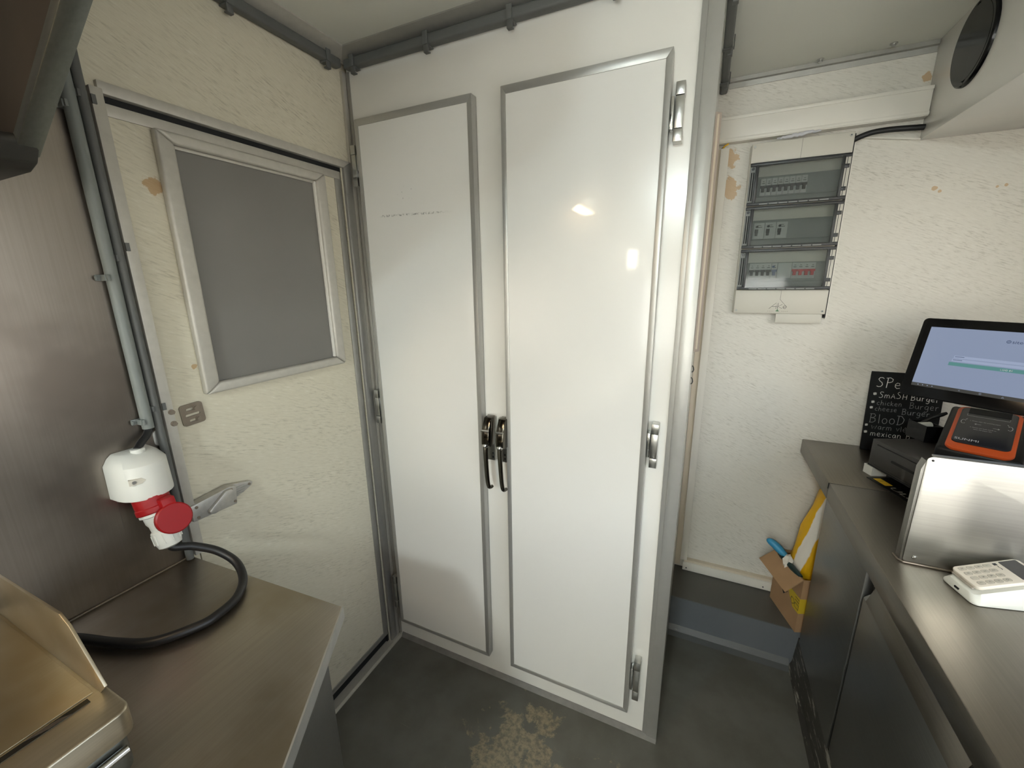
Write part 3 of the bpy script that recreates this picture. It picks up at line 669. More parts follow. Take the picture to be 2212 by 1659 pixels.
# griddle
gr = root('griddle', 'stainless griddle with raised side guard in the near corner', 'griddle', (.25, -1.45, .86))
box('body', (.055, -1.90, .8605), (.448, -.978, .926), 'steel_hood', gr, .012, 4)
prism('top_ledge', rrect(.045, -1.905, .461, -.971, .016, 5), 'z', .927, .966, 'steel_griddle', gr, .003, 3)
box('cooking_plate', (.060, -1.88, .9655), (.392, -.984, .9685), 'steel_griddle', gr, .001)
box('drip_slot', (.396, -1.85, .9655), (.405, -.992, .9675), 'chrome_dark', gr)
prism('burnt_grease', [(.397, -1.05), (.404, -1.03), (.405, -1.01), (.399, -1.02), (.396, -1.04)], 'z', .967, .9682, 'hood_dark', gr)
prism('side_guard', [(.05, .966), (.400, .966), (.420, .985), (.362, 1.060), (.340, 1.072), (.05, 1.060)], 'y', -.980, -.9765, 'steel_griddle', gr, .0005)
mk('grip_bar', *tubegeo([(.455, -1.85, .905), (.455, -.985, .905)], .006, 12), 'chrome', gr, True)

# extractor hood
hd = root('extractor_hood', 'grey steel extractor hood with sloping rim above the griddle', 'hood', (.3, -1.4, 1.7))
def sl(x): return 1.693 + .594 * (x - .2909)
prism('rim', [(.262, sl(.262)), (.80, sl(.80)), (.80, sl(.80) + .016), (.262, sl(.262) + .016)], 'y', -.874, -.850, 'steel_hood', hd, .0015)
prism('end_panel', [(.0, 1.72), (.262, sl(.262) + .01), (.80, sl(.80) + .01), (.80, 2.145), (.0, 2.145)], 'y', -.8525, -.8505, 'hood_dark', hd)
prism('rear_gutter', [(.013, 1.660), (.235, 1.660), (.262, 1.668), (.280, 1.688), (.276, 1.698), (.160, 1.716), (.013, 1.716)], 'y', -2.30, -.853, 'gutter', hd, .003)
prism('filter_bank', [(.10, 1.720), (.30, 1.90), (.31, 1.89), (.11, 1.715)], 'y', -2.30, -.876, 'hood_dark', hd)
prism('front_panel', [(.80, sl(.80)), (.815, sl(.80)), (.815, 2.145), (.80, 2.145)], 'y', -2.30, -.8505, 'steel_hood', hd)
box('top_panel', (.013, -2.30, 2.130), (.80, -.853, 2.144), 'hood_dark', hd)
hl = root('hood_lamp', 'warm lamp under the extractor hood out of view', 'lamp', (.30, -1.55, 1.95))
box('lamp_housing', (.30, -1.80, 1.94), (.40, -1.30, 2.02), 'steel_hood', hl, .006)
box('lamp_glass', (.31, -1.79, 1.934), (.39, -1.31, 1.9405), 'heat_glow', hl)

# ceiling lamp behind the viewer
lp = root('ceiling_lamp', 'round cool white ceiling lamp behind the viewer', 'lamp', (.88, -2.63, 2.19))
mk('lamp_ring', *tubegeo([(.88, -2.63, 2.1995), (.88, -2.63, 2.178)], .135, 40), 'white_pvc', lp, True)
mk('diffuser', *tubegeo([(.88, -2.63, 2.1778), (.88, -2.63, 2.150), (.88, -2.63, 2.128), (.88, -2.63, 2.118)], [.125, .118, .085, .03], 40), 'lamp_glow', lp, True)

# ================================================================== RIGHT SIDE: worktop and cabinets
wk = root('steel_worktop', 'long brushed steel worktop with a folded front edge', 'worktop', (1.85, -1.0, .88))
pf = [(1.510, .8807), (2.2495, .8807), (2.2495, .8500), (1.530, .8500), (1.530, .8255), (1.510, .8255)]
prism('top_sheet', pf, 'y', .3272, D - .0005, 'steel_right', wk, .0025)
prism('top_sheet', pf, 'y', -2.9, .3258, 'steel_right', wk, .0025)
box('joint', (1.5105, .3257, .8515), (2.2, .3273, .8802), 'black_gap', wk)
box('joint', (1.5088, .3250, .862), (1.5115, .3280, .8804), 'black_gap', wk)
PX = 1.553
def base_unit(y0, y1, door, label, leading):
    c = root('steel_base_unit', label, 'cabinet', (1.85, (y0 + y1) / 2, .14), 'steel base units under the serving worktop')
    box('body', (PX + .022, y0, .1455), (2.24, y1 - .0005, .8495), 'steel_cab', c)
    if door:
        d = prism('door', [(PX, .15), (PX, .690), (PX + .012, .702), (PX + .0215, .702), (PX + .0215, .15)], 'y', y0 + .012, y1 - .012, 'steel_cab', c, .001)
        prism('pull_lip', [(PX - .001, .690), (PX + .014, .740), (PX + .0165, .740), (PX + .003, .690)], 'y', y0 + .012, y1 - .030, 'steel_right', d, .0005)
        box('header', (PX + .006, y0, .745), (PX + .022, y1 - .0005, .8495), 'steel_cab', c)
    else:
        box('fixed_front', (PX, y0 + .002, .1455), (PX + .0215, y1 - .0005, .8495), 'steel_cab', c, .001)
    return c
base_unit(.072, .478, False, 'plain steel base unit beside the cardboard box', True)
base_unit(-.40, .0715, True, 'steel base unit with tilting door below the card reader', False)
base_unit(-.88, -.4005, True, 'second steel base unit with a door, nearest the viewer', False)
base_unit(-1.60, -.8805, True, 'third steel base unit with a door, beside the viewer', False)
pl = struct(prism('baseboard_right', [(1.538, .0005), (1.60, .0005), (1.60, .145), (1.556, .145), (1.548, .03)], 'y', -2.8, .5025, 'plinth'), 'scuffed dark plinth below the steel base units')

# distribution box ---------------------------------------------------
FY = .690
db = root('distribution_box', 'grey electrical distribution box with three smoked clear covers', 'fuse box', (1.36, .72, 1.37))
bx0, bx1, bz0, bz1 = 1.2095, 1.507, 1.374, 1.968
box('enclosure', (bx0, FY + .020, bz0), (bx1, D - .0005, bz1), 'box_grey', db, .004)
box('top_plate', (bx0 + .003, FY, 1.904), (bx1, FY + .021, bz1), 'box_grey', db, .0025)
box('bottom_plate', (bx0 + .003, FY, bz0), (bx1, FY + .021, 1.4605), 'box_grey', db, .0025)
box('seam', (1.3625, FY - .0003, 1.905), (1.3632, FY + .001, bz1 - .002), 'ink', db)
mk('seam', *join(boxgeo((1.3625, FY - .0003, 1.425), (1.3632, FY + .001, 1.459)), prismgeo([(1.3625, 1.4255), (1.3633, 1.426), (1.386, 1.400), (1.3852, 1.3995)], 'y', FY - .0003, FY + .001)), 'ink', db)
for xx in (bx0 + .012, bx1 - .010):
    for zz in (1.385, 1.957): mk('screw', *cylgeo((xx, FY + .001, zz), (xx, FY - .002, zz), .0042, 14), 'breaker_grey', db, True)
for zz in (1.385, 1.957): mk('screw_slot', *cylgeo((bx1 - .010, FY - .0015, zz), (bx1 - .010, FY - .0024, zz), .002, 8), 'ink', db, True)
box('back_wall', (bx0 + .006, FY + .0205, 1.4605), (bx1 - .004, FY + .0222, 1.904), 'shroud_grey', db)
rows = [(1.760, 1.903), (1.612, 1.757), (1.462, 1.609)]
for i, (z0, z1) in enumerate(rows):
    # inner shroud panel the breakers poke through
    box('shroud', (bx0 + .026, FY + .010, z0 + .030), (bx1 - .020, FY + .0205, z0 + .098), 'shroud_grey', db, .002)
    box('shroud_slope', (bx0 + .026, FY + .014, z0 + .006), (bx1 - .020, FY + .0205, z0 + .032), 'shroud_grey', db, .002)
    # smoked cover: frame bars + clear pane
    cvr = box('cover', (bx0 + .030, FY - .013, z0 + .008), (bx1 - .022, FY - .0105, z1 - .008), 'clear', db)
    box('cover_bar', (bx0 + .005, FY - .010, z1 - .0115), (bx1 - .001, FY + .002, z1 - .0005), 'cover_frame', cvr, .0015)
    box('cover_bar', (bx0 + .005, FY - .010, z0 + .0005), (bx1 - .001, FY + .002, z0 + .0115), 'cover_frame', cvr, .0015)
    box('cover_bar', (bx0 + .0220, FY - .012, z0 + .008), (bx0 + .032, FY + .002, z1 - .008), 'cover_frame', cvr, .0015)
    box('cover_bar', (bx1 - .0250, FY - .012, z0 + .008), (bx1 - .0165, FY + .002, z1 - .008), 'cover_frame', cvr, .0015)
    for k in range(7): box('vent_slot', (bx0 + .045 + k * .030, FY - .0104, z0 + .002), (bx0 + .071 + k * .030, FY - .0098, z0 + .0055), 'shroud_grey', cvr)
    box('label_strip', (bx0 + .006, FY - .002, z0 + .012), (bx0 + .0225, FY + .010, z1 - .012), 'shroud_grey', cvr)
    box('label_slot', (bx0 + .009, FY - .003, z0 + .018), (bx0 + .0125, FY - .0015, z1 - .030), 'black_gap', cvr)
    box('label_slot', (bx0 + .0155, FY - .003, z0 + .018), (bx0 + .0195, FY - .0015, z1 - .030), 'black_gap', cvr)
    mk('cover_lock', *tubegeo([(bx0 + .014, FY - .001, z1 - .0185), (bx0 + .014, FY - .004, z1 - .0185)], .005, 14), 'cover_frame', cvr, True)
    # hinge side
    box('hinge_strip', (bx1 - .0162, FY - .002, z0 + .001), (bx1 - .0005, FY + .010, z1 - .001), 'box_grey', cvr)
    box('hinge_line', (bx1 - .0105, FY - .003, z0 + .001), (bx1 - .009, FY - .0015, z1 - .001), 'cover_frame', cvr)
    for zz in (z0 + .028, z1 - .045):
        box('hinge_knuckle', (bx1 - .0165, FY - .008, zz), (bx1 - .003, FY - .001, zz + .012), 'cover_frame', cvr, .001)
def breaker(x, z, w, h, toggle, n, tall=False, button=None):
    b = box('breaker', (x, FY + .002, z), (x + w - .0006, FY + .0105, z + h), 'breaker_grey', db, .0006)
    pw = w / n
    for k in range(n):
        xa = x + k * pw
        if tall:
            mk('toggle', *join(boxgeo((xa + pw * .14, FY - .003, z + h * .36), (xa + pw * .44, FY + .0025, z + h * .60)), boxgeo((xa + pw * .18, FY - .007, z + h * .20), (xa + pw * .40, FY + .0025, z + h * .40))), toggle, b)
        else:
            mk('toggle', *join(boxgeo((xa + pw * .02, FY - .002, z + h * .44), (xa + pw * .96, FY + .0025, z + h * .58)), boxgeo((xa + pw * .20, FY - .007, z + h * .20), (xa + pw * .72, FY + .0025, z + h * .46))), toggle, b)
        mk('print', *join(boxgeo((xa + pw * .25, FY + .0016, z + h * .70), (xa + pw * .75, FY + .0022, z + h * .74)), boxgeo((xa + pw * .35, FY + .0016, z + h * .82), (xa + pw * .65, FY + .0022, z + h * .85))), 'ink', b)
    if button: mk('test_button', *cylgeo((x + w * .30, FY + .0025, z + h * .76), (x + w * .30, FY - .001, z + h * .76), .0042, 12), button, b, True)
for k in range(8): breaker(1.2525 + k * .0177, 1.793, .0177, .057, 'black_plastic', 1)
for k in range(3): breaker(1.2475 + k * .0357, 1.645, .0355, .056, 'black_plastic', 1, True, 'black_plastic')
breaker(1.2495, 1.502, .0715, .056, 'black_plastic', 4)
breaker(1.3215, 1.502, .018, .056, 'blue_print', 1, False, 'blue_print')
breaker(1.3855, 1.502, .0715, .056, 'red_print', 4)
box('blank_cover', (1.3405, FY + .004, 1.504), (1.3850, FY + .0105, 1.558), 'breaker_grey', db, .0005)
with at((1.360, FY - .0004, 1.392), (1, 0, 0), (0, 0, 1)):
    # flat maker's mark
    ribbon('logo', [[(-.030, .0), (-.008, .022), (-.0075, .0)], [(-.020, .008), (-.005, .008)], [(-.002, .0215), (-.0025, .001)], [(.012, .016), (-.002, .009), (.012, .001)], arc(.0205, .006, .0055, .0055, 0, 320, 12), [(.015, .006), (.026, .006)]], .0013, 'ink', db)
    ribbon('small_print', [[(-.034 + k * .0055, -.009), (-.031 + k * .0055, -.009)] for k in range(4)] + [[(.012 + k * .0055, -.009), (.015 + k * .0055, -.009)] for k in range(4)], .0016, 'key_edge', db)
    ribbon('green_mark', [[(-.008, -.008), (.004, -.008)], [(-.005, -.0055), (.001, -.0055)], [(-.002, -.010), (-.002, .000)]], .0018, 'ink_green', db)
box('cable_flap', (1.3565, FY + .006, 1.340), (1.4985, FY + .0085, 1.3745), 'box_grey', db, .0005)
# recess edge beside the box
struct(multi('trim_12', [((1.5078, .712, 1.360), (1.514, D - .0003, 1.966)),], 'black_gap'), 'dark cut-out gap beside the distribution box')
struct(prism('trim_13', [(1.5142, 1.356), (1.5185, 1.356), (1.5185, 1.952), (1.684, 1.925), (1.684, 1.929), (1.5142, 1.957)], 'y', .716, D - .0003, 'white_pvc'), 'pale cut edge of the wall panel beside the distribution box')
tag(tube('black_cable', spline([(1.508, .712, 1.945), (1.525, .706, 1.952), (1.555, .704, 1.960), (1.60, .705, 1.962), (1.684, .705, 1.957)], 6), .0085, 'black', None, 12), 'black cable running from the distribution box to the speaker locker', 'cable')

# speaker locker
sp = root('speaker_locker', 'white overhead locker in the ceiling corner', 'locker', (1.95, .45, 1.925))
box('body', (1.685, .10, 1.925), (2.2495, D - .0005, 2.1995), 'laminate', sp, .002)
ls = root('loudspeaker', 'round black loudspeaker set into the white overhead locker', 'loudspeaker', (1.685, .49, 2.09))
with at((1.6845, .492, 2.091), (0, -1, 0), (0, 0, 1)):
    mk('rim', *tubegeo([(0, 0, .0), (0, 0, .005), (0, 0, .008), (0, 0, .0085), (0, 0, .004)], [.100, .099, .095, .086, .083], 48, False), 'black_gloss', ls, True)
    mk('grille', *tubegeo([(0, 0, .001), (0, 0, .004), (0, 0, .0060), (0, 0, .0068)], [.084, .080, .05, .006], 40), 'black_plastic', ls, True)

# ================================================================== THINGS ON THE WORKTOP
# chalkboard
ch = root('chalkboard', 'black chalkboard with handwritten menu leaning on the end wall', 'chalkboard', (1.77, .70, .8812))
BW, BH = .205, .292
with at((1.6835, .690, .8812), (1, 0, 0), (-.045, .115, 1)):
    box('board', (0, 0, -.008), (BW, BH, 0), 'slate', ch, .001)
    def chalk(t, x, y, s, m, w, sl=0.0, sd=0): ribbon('chalk_line', write(t, x, y, s, sl, sd), w, m, ch)
    chalk('SPe', .018, .236, .037, 'chalk', .0019, -.03, 1); chalk('ciales', .092, .232, .034, 'chalk_dim', .0016, .0, 2)
    chalk('*', .012, .200, .020, 'chalk', .0030, 0, 3); chalk('SmASH', .030, .198, .023, 'chalk', .0015, .0, 4); chalk('Burger', .118, .196, .023, 'chalk', .0018, .0, 5)
    chalk('*', .010, .170, .018, 'chalk', .0026, 0, 6); chalk('chicken', .027, .171, .020, 'chalk_dim', .0014, .0, 7); chalk('Burger', .118, .167, .024, 'chalk_dim', .0014, .0, 8)
    chalk('*', .008, .150, .018, 'chalk', .0026, 0, 9); chalk('cheese', .024, .149, .019, 'chalk_dim', .0012, .0, 10); chalk('Burger', .100, .143, .023, 'chalk_dim', .0014, .0, 11)
    chalk('BlooDjes', .012, .104, .036, 'chalk_dim', .0018, .0, 12)
    chalk('*', .002, .084, .018, 'chalk', .0024, 0, 13); chalk('Warm vlees', .022, .080, .022, 'chalk_dim', .0013, .0, 14)
    chalk('*', .002, .058, .018, 'chalk', .0028, 0, 15); chalk('mexican B', .022, .055, .023, 'chalk', .0014, .0, 16)

# cash drawer
ca = math.radians(-70)
with at((1.636, .458, .9110), (math.cos(ca), math.sin(ca), 0), (0, 0, 1)):   # local x along the front, y up, z toward the viewer
    cd = root('cash_drawer', 'dark grey metal cash drawer standing on small white blocks', 'cash drawer', (.2, 0, -.2))
    box('casing', (0, 0, -.40), (.41, .0895, -.002), 'drawer', cd, .002)
    box('drawer_front', (.024, .012, -.0025), (.386, .076, .0012), 'drawer', cd, .001)
    mk('front_gap', *join(boxgeo((.0225, .0105, -.0025), (.3875, .012, -.0004)), boxgeo((.0225, .076, -.0025), (.3875, .0775, -.0004)), boxgeo((.0225, .0105, -.0025), (.024, .0775, -.0004)), boxgeo((.386, .0105, -.0025), (.3875, .0775, -.0004))), 'black_gap', cd)
    prism('slip_slot', rrect(.085, .044, .300, .0515, .0035, 4), 'z', .0, .0016, 'black_gap', cd)
    mk('base_groove', *boxgeo((.0, .0, -.003), (.41, .004, -.001)), 'black_gap', cd)
    for i, (xa, za) in enumerate(((-.010, -.045), (-.004, -.285))):
        r_ = root('riser_block', ('white block under the near left corner of cash drawer', 'white block under the rear left side of cash drawer')[i], 'block', (xa + .02, -.0295, za + .02))
        mk('shell', *join(boxgeo((xa, -.0300, za), (xa + .035, -.0005, za + .003)), boxgeo((xa, -.0300, za + .043), (xa + .035, -.0005, za + .046)), boxgeo((xa, -.0300, za + .003), (xa + .003, -.0005, za + .043)), boxgeo((xa + .032, -.0300, za + .003), (xa + .035, -.0005, za + .043)), boxgeo((xa + .003, -.0300, za + .003), (xa + .032, -.027, za + .043))), 'white_plastic', r_)
    cc = root('printed_card', 'black and yellow printed card lying under the cash drawer', 'card', (.1, -.029, 0))
    box('card', (.036, -.0299, -.06), (.27, -.0285, .022), 'black_plastic', cc)
    box('yellow_field', (.046, -.02852, -.012), (.094, -.0282, .010), 'yellow', cc)
    with at((.0, -.0281, .006), (1, 0, 0), (0, 0, -1)):
        text('mark', 'J', .018, 'black', cc, .063, .001)
        text('lettering', 'ULI', .026, 'silver_print', cc, .104, -.003, sx=1.9)

# POS terminal
py_ = -.6713; ph = Vector((math.cos(py_), math.sin(py_), 0)); pb = Vector((-ph.y, ph.x, 0)); tl = .2905
pu = Vector((0, 0, 1)) * math.cos(tl) + pb * math.sin(tl); TL = Vector((1.6930, .4493, 1.3863)); SW, SH = .378, .228
pos = root('pos_terminal', 'black touchscreen till with an orange-rimmed receipt printer base', 'till', (1.84, .33, 1.001))
with at(TL - pu * SH, ph, pu):      # local x right, y up, z toward the viewer
    prism('screen_housing', rrect(0, 0, SW, SH, .011, 5), 'z', -.018, 0, 'black_gloss', pos, .0015)
    disp = box('display', (.0215, .0400, .0002), (SW - .0215, SH - .0250, .0010), 'screen', pos)
    box('navigation_bar', (.0215, .0310, .0002), (SW - .0215, .0400, .0010), 'nav', disp)
    box('button_bar', (.082, .100, .0010), (SW - .090, .1095, .0014), 'screen_teal', disp)
    box('input_field', (.086, .112, .0010), (SW - .094, .119, .0013), 'screen_line', disp)
    box('input_field', (.088, .121, .0010), (SW - .096, .128, .0013), 'screen_line', disp)
    box('caption', (.088, .1155, .0013), (.106, .1168, .0015), 'screen_ink', disp)
    box('caption', (.090, .1245, .0013), (.108, .1258, .0015), 'screen_ink', disp)
    text('button_text', 'LOG IN', .0065, 'print_white', disp, .178, .1025, .0014)
    text('logo', 'sitedish', .0115, 'screen_ink', disp, .181, .1735, .0010, sx=1.15)
    ribbon('logo_ring', [arc(.1755, .1772, .0035, .0035, 0, 360, 16), [(.1755, .1755), (.1755, .1790)]], .0012, 'screen_ink', disp, .0013)
    for k, xx in enumerate((.036, .046, .056, .066)): mk('status_icon', *cylgeo((xx, .0355, .0010), (xx, .0355, .0014), .0013, 6), 'screen_line', disp, True)
    ribbon('nav_icon', [[(.122, .0372), (.119, .0355), (.122, .0337)], arc(.160, .0355, .0018, .0018, 0, 360, 12), [(.198, .0337), (.202, .0337), (.200, .0372), (.198, .0337)]], .0006, 'screen_line', disp, .0014)
    box('stand_neck', (.13, .01, -.075), (.25, .11, -.017), 'black_plastic', pos, .01, 3)
yb = -.468; hb = Vector((math.cos(yb), math.sin(yb), 0)); bb_ = Vector((-hb.y, hb.x, 0)); tb_ = 1.244
ub = Vector((0, 0, 1)) * math.cos(tb_) + bb_ * math.sin(tb_)
PBL = Vector((1.7315, .2850, 1.0605)); PWd, PHt = .1215, .219
# base: a wedge standing on the drawer, its top carrying the printer lid
with at((PBL.x, PBL.y, 1.0015), hb, bb_):
    L_ = PHt * math.sin(tb_)
    sv = [(-.016, -.004), (PWd + .016, -.004), (PWd + .016, L_ + .02), (-.016, L_ + .02)]
    zt0, zt1 = PBL.z - 1.0015 - .008, PBL.z - 1.0015 + PHt * math.cos(tb_) - .008
    V = [(a, b, 0) for a, b in sv] + [(-.016, -.004, zt0), (PWd + .016, -.004, zt0), (PWd + .016, L_ + .02, zt1), (-.016, L_ + .02, zt1)]
    mk('base', V, boxgeo((0, 0, 0), (1, 1, 1))[1], 'black_plastic', pos, bevel=.008, seg=3)
with at(PBL, hb, ub):
    pr = prism('printer_rim', rrect(-.001, -.006, PWd + .001, PHt * .985, .020, 6), 'z', -.010, .0, 'orange', pos, .003)
    prism('printer_lid', rrect(.0075, .021, PWd - .0075, PHt * .94, .014, 6), 'z', -.004, .0035, 'navy', pr, .0015)
    box('paper_slot', (.022, PHt * .80, .0035), (PWd - .020, PHt * .95, .0042), 'black_gap', pr)
    box('tear_edge', (.022, PHt * .93, .0035), (PWd - .020, PHt * .945, .0060), 'alu', pr)
    ribbon('guide_mark', [[(.021, PHt * .78), (.021, PHt * .735), (PWd - .021, PHt * .735), (PWd - .021, PHt * .78)]], .0011, 'print_white', pr, .0040)
    text('brand', 'SUNMI', .0135, 'print_white', pr, .012, .033, .0038, sx=1.15)
    text('printed_line', '1. Please align the printing paper', .0046, 'print_white', pr, .029, PHt * .615, .0038, sx=.95)
    text('printed_line', '2. Please use both hands to', .0046, 'print_white', pr, .033, PHt * .465, .0038, sx=.95)
    text('printed_line', 'close the paper bin.', .0046, 'print_white', pr, .040, PHt * .425, .0038, sx=.95)
    ribbon('arrow_mark', [[(.040, PHt * .555), (.052, PHt * .555)], [(.043, PHt * .570), (.040, PHt * .555), (.043, PHt * .540)], [(.074, PHt * .52), (.086, PHt * .52)], [(.083, PHt * .535), (.086, PHt * .52), (.083, PHt * .505)]], .0010, 'print_white', pr, .0040)
    for xx, s_ in ((.018, 1), (PWd - .018, -1)):
        ribbon('hand_icon', [arc(xx, PHt * .575, .0045, .010, 40 if s_ > 0 else -140, 320 if s_ > 0 else 140, 10), [(xx + s_ * .003, PHt * .63), (xx + s_ * .006, PHt * .655)]], .0012, 'print_white', pr, .0040)

# pen holder
with at((1.772, .505, 1.0012), (.95, .30, 0), (-.30, .95, 0)):
    ph_ = root('pen_holder', 'small open black box with a white roll on the cash drawer', 'box', (.03, .03, 0))
    g = [boxgeo((-.018, -.03, 0), (.028, -.027, .052)), boxgeo((-.018, .037, 0), (.028, .04, .052)), boxgeo((-.018, -.027, 0), (-.015, .037, .052)), boxgeo((.025, -.027, 0), (.028, .037, .052)), boxgeo((-.015, -.027, 0), (.025, .037, .003))]
    mk('tray', *join(*g), 'black_plastic', ph_)
    pr_ = tag(cyl('paper_roll', (-.010, .008, .042), (.022, .008, .044), .011, 'white_plastic', None, 20), 'white paper roll lying in the small black box', 'paper roll')
    st_ = tag(tube('marker_pen', [(.015, .030, .045), (.030, .018, .066), (.050, .010, .080), (.060, .008, .086)], [.005, .0055, .006, .004], 'black_plastic', None, 10), 'black marker sticking out of the small black box', 'pen')

# steel guard
gu = root('splash_guard', 'upright satin steel guard plate standing on the worktop', 'guard', (1.75, -.05, .8812))
prism('plate', rrect(1.561, .8812, 2.10, 1.136, .010, 4), 'y', -.0565, -.0545, 'steel_guard', gu, .0006)
prism('side_flange', [(1.5612, .8830), (1.5560, .8860), (1.5555, 1.105), (1.5612, 1.1255)], 'y', -.0543, -.0320, 'steel_guard', gu, .0006)
box('top_fold', (1.574, -.0543, 1.1322), (2.09, -.0360, 1.1358), 'steel_guard', gu, .0012)
mk('rivet', *tubegeo([(1.579, -.0565, .897), (1.579, -.0585, .897), (1.579, -.0592, .897)], [.0045, .0035, .001], 12), 'chrome', gu, True)
mk('rivet', *tubegeo([(1.570, -.0565, 1.128), (1.570, -.0578, 1.128)], .0022, 10), 'black_gap', gu, True)
mk('seal_bead', *tubegeo([(1.553, -.030, .8825), (1.5555, -.050, .8825), (1.561, -.0585, .8825), (1.70, -.0585, .8825), (2.0, -.0585, .8825)], .0022, 8), 'bronze_plate', gu, True)
tag(cyl('paper_roll', (1.905, .03, .9115), (1.905, .09, .9115), .030, 'white_plastic', None, 28, .002), 'cream paper roll behind the steel guard', 'paper roll')

# card reader and dock
with at((1.6360, -.1175, .8812), (.970, .242, 0), (-.242, .970, 0)):   # local x = long side toward the wall, y away from the viewer
    dk = root('reader_dock', 'white charging dock under the card reader', 'dock', (.05, 0, 0))
    def wedge(x0, x1, y0, y1, prof, r, ins):
        bot = rrect(x0, y0, x1, y1, r, 6); n = len(bot); V = [(a, b, 0) for a, b in bot]
        for k, t in ((1, .0), (2, 1.0)):
            for a, b in bot:
                ca, cb = (x0 + x1) / 2, (y0 + y1) / 2; q = ins * (k - 1)
                aa = a + (q if a < ca else -q) * .35; bb2 = b + (q if b < cb else -q)
                z = prof(aa); V.append((aa, bb2, z * (.28 if k == 1 else 1.0)))
        F = [tuple(range(n - 1, -1, -1)), tuple(range(2 * n, 3 * n))]
        for k in range(2): F += [(k * n + i, k * n + (i + 1) % n, (k + 1) * n + (i + 1) % n, (k + 1) * n + i) for i in range(n)]
        return V, F
    def dprof(x): return .0165 if x < .004 else .0165 + (x - .004) * .315
    mk('base', *wedge(-.0165, .115, -.0480, .0325, lambda x: .021 + .315 * max(0, x) if x > -.002 else .0165, .012, .010), 'dock', dk, bevel=.0012, angle=28)
    mk('charge_port', *boxgeo((-.0170, -.012, .0060), (-.0140, -.002, .0095)), 'black_gap', dk)
    mk('foot', *prismgeo(rrect(-.013, -.044, .111, .029, .010, 4), 'z', -.0004, .0006), 'black_plastic', dk)
    cr = root('card_reader', 'cream card reader with keypad lying in its white dock', 'card reader', (.05, 0, .03))
    with at((-.002, 0, .0225), (1, 0, .315), (0, 1, 0)):
        prism('body', rrect(0, -.0315, .112, .0315, .009, 6), 'z', -.0008, .0065, 'reader', cr, .0015, 3)
        box('slot_lip', (-.004, -.024, -.0025), (.001, .024, .001), 'key_edge', cr, .0008)
        prism('display', rrect(.078, -.0255, .107, .0275, .002, 3), 'z', .0064, .0068, 'reader_screen', cr)
        syms = ['X741', '0852', '.963', '(<>O']
        for j in range(4):
            for i in range(4):
                cx, cy = .0135 + i * .0140 + j * .0005, .0215 - j * .0140
                w_ = prism('key_well', rrect(cx - .0062, cy - .0048, cx + .0062, cy + .0048, .0034, 4), 'z', .0064, .0067, 'key_edge', cr)
                k_ = prism('key', rrect(cx - .0054, cy - .0041, cx + .0054, cy + .0041, .0031, 4), 'z', .0064, .0072, 'key', cr)
                with at((cx, cy, .0073), (0, -1, 0), (1, 0, 0)):
                    text('key_symbol', syms[j][i], .0056, 'ink', k_, 0, -.0020, 0, 'CENTER')
        box('logo_tile', (.0665, .0195, .0064), (.0725, .0255, .0067), 'navy', cr)
        ribbon('logo_text', [[(.0705, .0175), (.0695, .014), (.0708, .010), (.0700, .006)]], .0013, 'ink', cr, .0067)

# ================================================================== BOX UNDER THE WORKTOP
cu = Vector((.33, -.944, 0)).normalized(); cv = Vector((-cu.y, cu.x, 0))
with at((1.4755, .668, .1725), cu, (0, 0, 1)):     # local x along the visible face, y up, z toward the viewer
    kb = root('cardboard_box', 'open brown cardboard box on the step under the worktop', 'box', (.09, 0, -.08))
    bl, bh, bd = .186, .232, .150
    g = [boxgeo((0, 0, -.004), (bl, bh, 0)), boxgeo((0, 0, -bd), (bl, bh, -bd + .004)), boxgeo((0, 0, -bd + .004), (.004, bh, -.004)), boxgeo((bl - .004, 0, -bd + .004), (bl, bh, -.004)), boxgeo((.004, 0, -bd + .004), (bl - .004, .004, -.004))]
    mk('carton', *join(*g), 'cardboard', kb)
    fv = [(.0, bh, 0), (bl, bh, 0), (bl + .002, bh - .052, .060), (-.004, bh - .050, .062)]
    V = [tuple(p) for p in fv] + [(p[0], p[1] + .003, p[2] + .003) for p in fv]
    mk('flap', V, boxgeo((0, 0, 0), (1, 1, 1))[1], 'cardboard', kb)
    fv = [(.0, bh, -.002), (.0, bh, -bd), (-.035, bh + .035, -bd), (-.035, bh + .035, -.004)]
    prism('hand_hole', [(.055, .118), (.085, .090), (.108, .118), (.070, .150)], 'z', -.0002, .0006, 'black_gap', kb)
    prism('hand_hole', [(.034, .150), (.054, .138), (.0545, .141), (.036, .153)], 'z', -.0002, .0006, 'black_gap', kb)
    tp = prism('tape', [(.110, .150), (.186, .150), (.186, .086), (.150, .086), (.120, .120)], 'z', .0, .0007, 'tape', kb)
    ribbon('tape_print', [[(.136, .122), (.150, .122), (.158, .108), (.144, .096), (.134, .108), (.136, .122)], [(.158, .128), (.184, .128)], [(.158, .140), (.184, .140)], [(.160, .116), (.184, .116), (.184, .098), (.160, .098), (.160, .116)]], .0028, 'ink', tp, .0010)
    mk('tape_wrap', *boxgeo((bl - .0002, .086, -.05), (bl + .0006, .150, .0)), 'tape', kb)
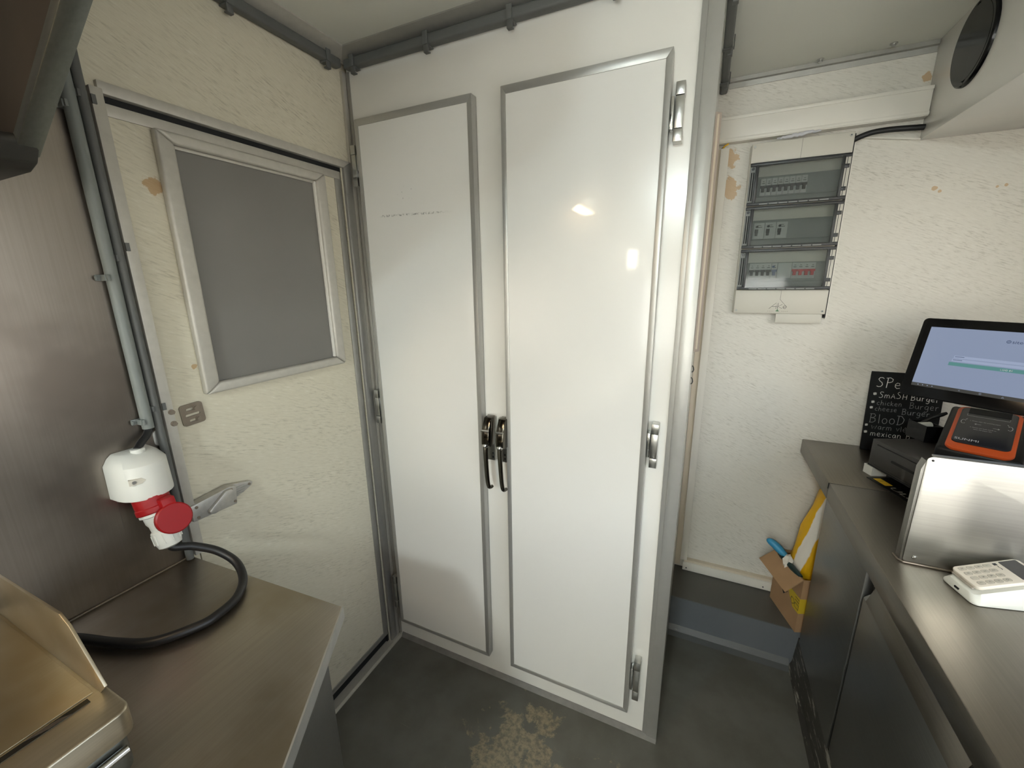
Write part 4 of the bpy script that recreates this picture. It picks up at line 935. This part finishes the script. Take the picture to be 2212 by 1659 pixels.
def lumpy(name, rings, mat, label, cat, seg=20, seed=1, amp=.008):
    rnd = random.Random(seed); V, F = [], []
    for (cx, cy, cz, rx, ry) in rings:
        for k in range(seg):
            a = 2 * math.pi * k / seg; j = 1 + amp / max(rx, .01) * (math.sin(3 * a + cz * 40 + seed) + .6 * math.sin(7 * a - cz * 70) + rnd.uniform(-.5, .5))
            V.append((cx + rx * j * math.cos(a), cy + ry * j * math.sin(a), cz + rnd.uniform(-.003, .003)))
    for i in range(len(rings) - 1):
        for k in range(seg): F.append((i * seg + k, i * seg + (k + 1) % seg, (i + 1) * seg + (k + 1) % seg, (i + 1) * seg + k))
    F.append(tuple(range(seg - 1, -1, -1))); F.append(tuple(range((len(rings) - 1) * seg, len(rings) * seg)))
    o = mk(name, V, F, mat, None, True); tag(o, label, cat); return o
bag = lumpy('plastic_bag', [(1.575, .605, .30, .050, .048), (1.572, .606, .36, .055, .052), (1.570, .612, .42, .058, .054), (1.574, .618, .48, .056, .054), (1.588, .622, .56, .054, .052), (1.604, .628, .64, .050, .050), (1.622, .632, .71, .044, .046), (1.640, .634, .76, .034, .036), (1.650, .636, .79, .018, .02)], 'yellow_bag', 'yellow and white plastic bag sticking up out of the cardboard box', 'bag', 22, 2, .004)
def stripe_mat(): 
    m, nt, N, L, P = _nt('yellow_white_film')
    geo = N.new('ShaderNodeNewGeometry'); pos = geo.outputs['Position']
    sx = N.new('ShaderNodeSeparateXYZ'); L.new(pos, sx.inputs[0])
    q = mth(N, L, 'SUBTRACT', mth(N, L, 'SUBTRACT', sx.outputs[0], mth(N, L, 'MULTIPLY', sx.outputs[1], .55)), mth(N, L, 'MULTIPLY', sx.outputs[2], .20))
    q = mth(N, L, 'ADD', q, mth(N, L, 'MULTIPLY', mth(N, L, 'SUBTRACT', noise(N, L, pos, 14, 2), .5), .03))
    w = mth(N, L, 'MULTIPLY', ramp(N, L, q, 1.110, 1.114), ramp(N, L, q, 1.150, 1.154, 1, 0))
    w = mth(N, L, 'MULTIPLY', w, ramp(N, L, sx.outputs[2], .385, .395))
    L.new(mixc(N, L, w, srgb(224, 172, 18), srgb(226, 220, 208)), P.inputs['Base Color']); P.inputs['Roughness'].default_value = .34
    b = N.new('ShaderNodeBump'); b.inputs['Strength'].default_value = .35; b.inputs['Distance'].default_value = .004
    L.new(noise(N, L, pos, 45, 3), b.inputs['Height']); L.new(b.outputs[0], P.inputs['Normal']); return m
bag.data.materials[0] = stripe_mat()
tag(mk('bag_liner', *tubegeo(spline([(1.478, .640, .408), (1.492, .605, .4085), (1.512, .555, .407), (1.532, .512, .405)], 5), [.007, .008, .009, .010, .010, .010, .011, .011, .011, .011, .011, .010, .010, .009, .008, .007], 10), 'green_dark', None, True), 'dark green film folded over the edge of the cardboard box', 'liner')
bl_ = [(1.430, .650, .452), (1.452, .640, .446), (1.478, .628, .428), (1.500, .612, .412)]
tag(mk('blue_glove', *tubegeo(spline(bl_, 5), [.004, .008, .011, .013, .014, .015, .015, .016, .016, .016, .015, .014, .013, .012, .010, .008], 12), 'blue', None, True), 'light blue film tip poking out of the cardboard box', 'film')
tag(lumpy('crumpled_paper', [(1.499, .585, .385, .014, .016), (1.499, .585, .405, .017, .018), (1.499, .584, .425, .016, .016), (1.500, .584, .440, .008, .008)], 'white_bag', 'crumpled white film beside the yellow bag in the box', 'film', 14, 5, .004), 'crumpled white film beside the yellow bag in the box', 'film')
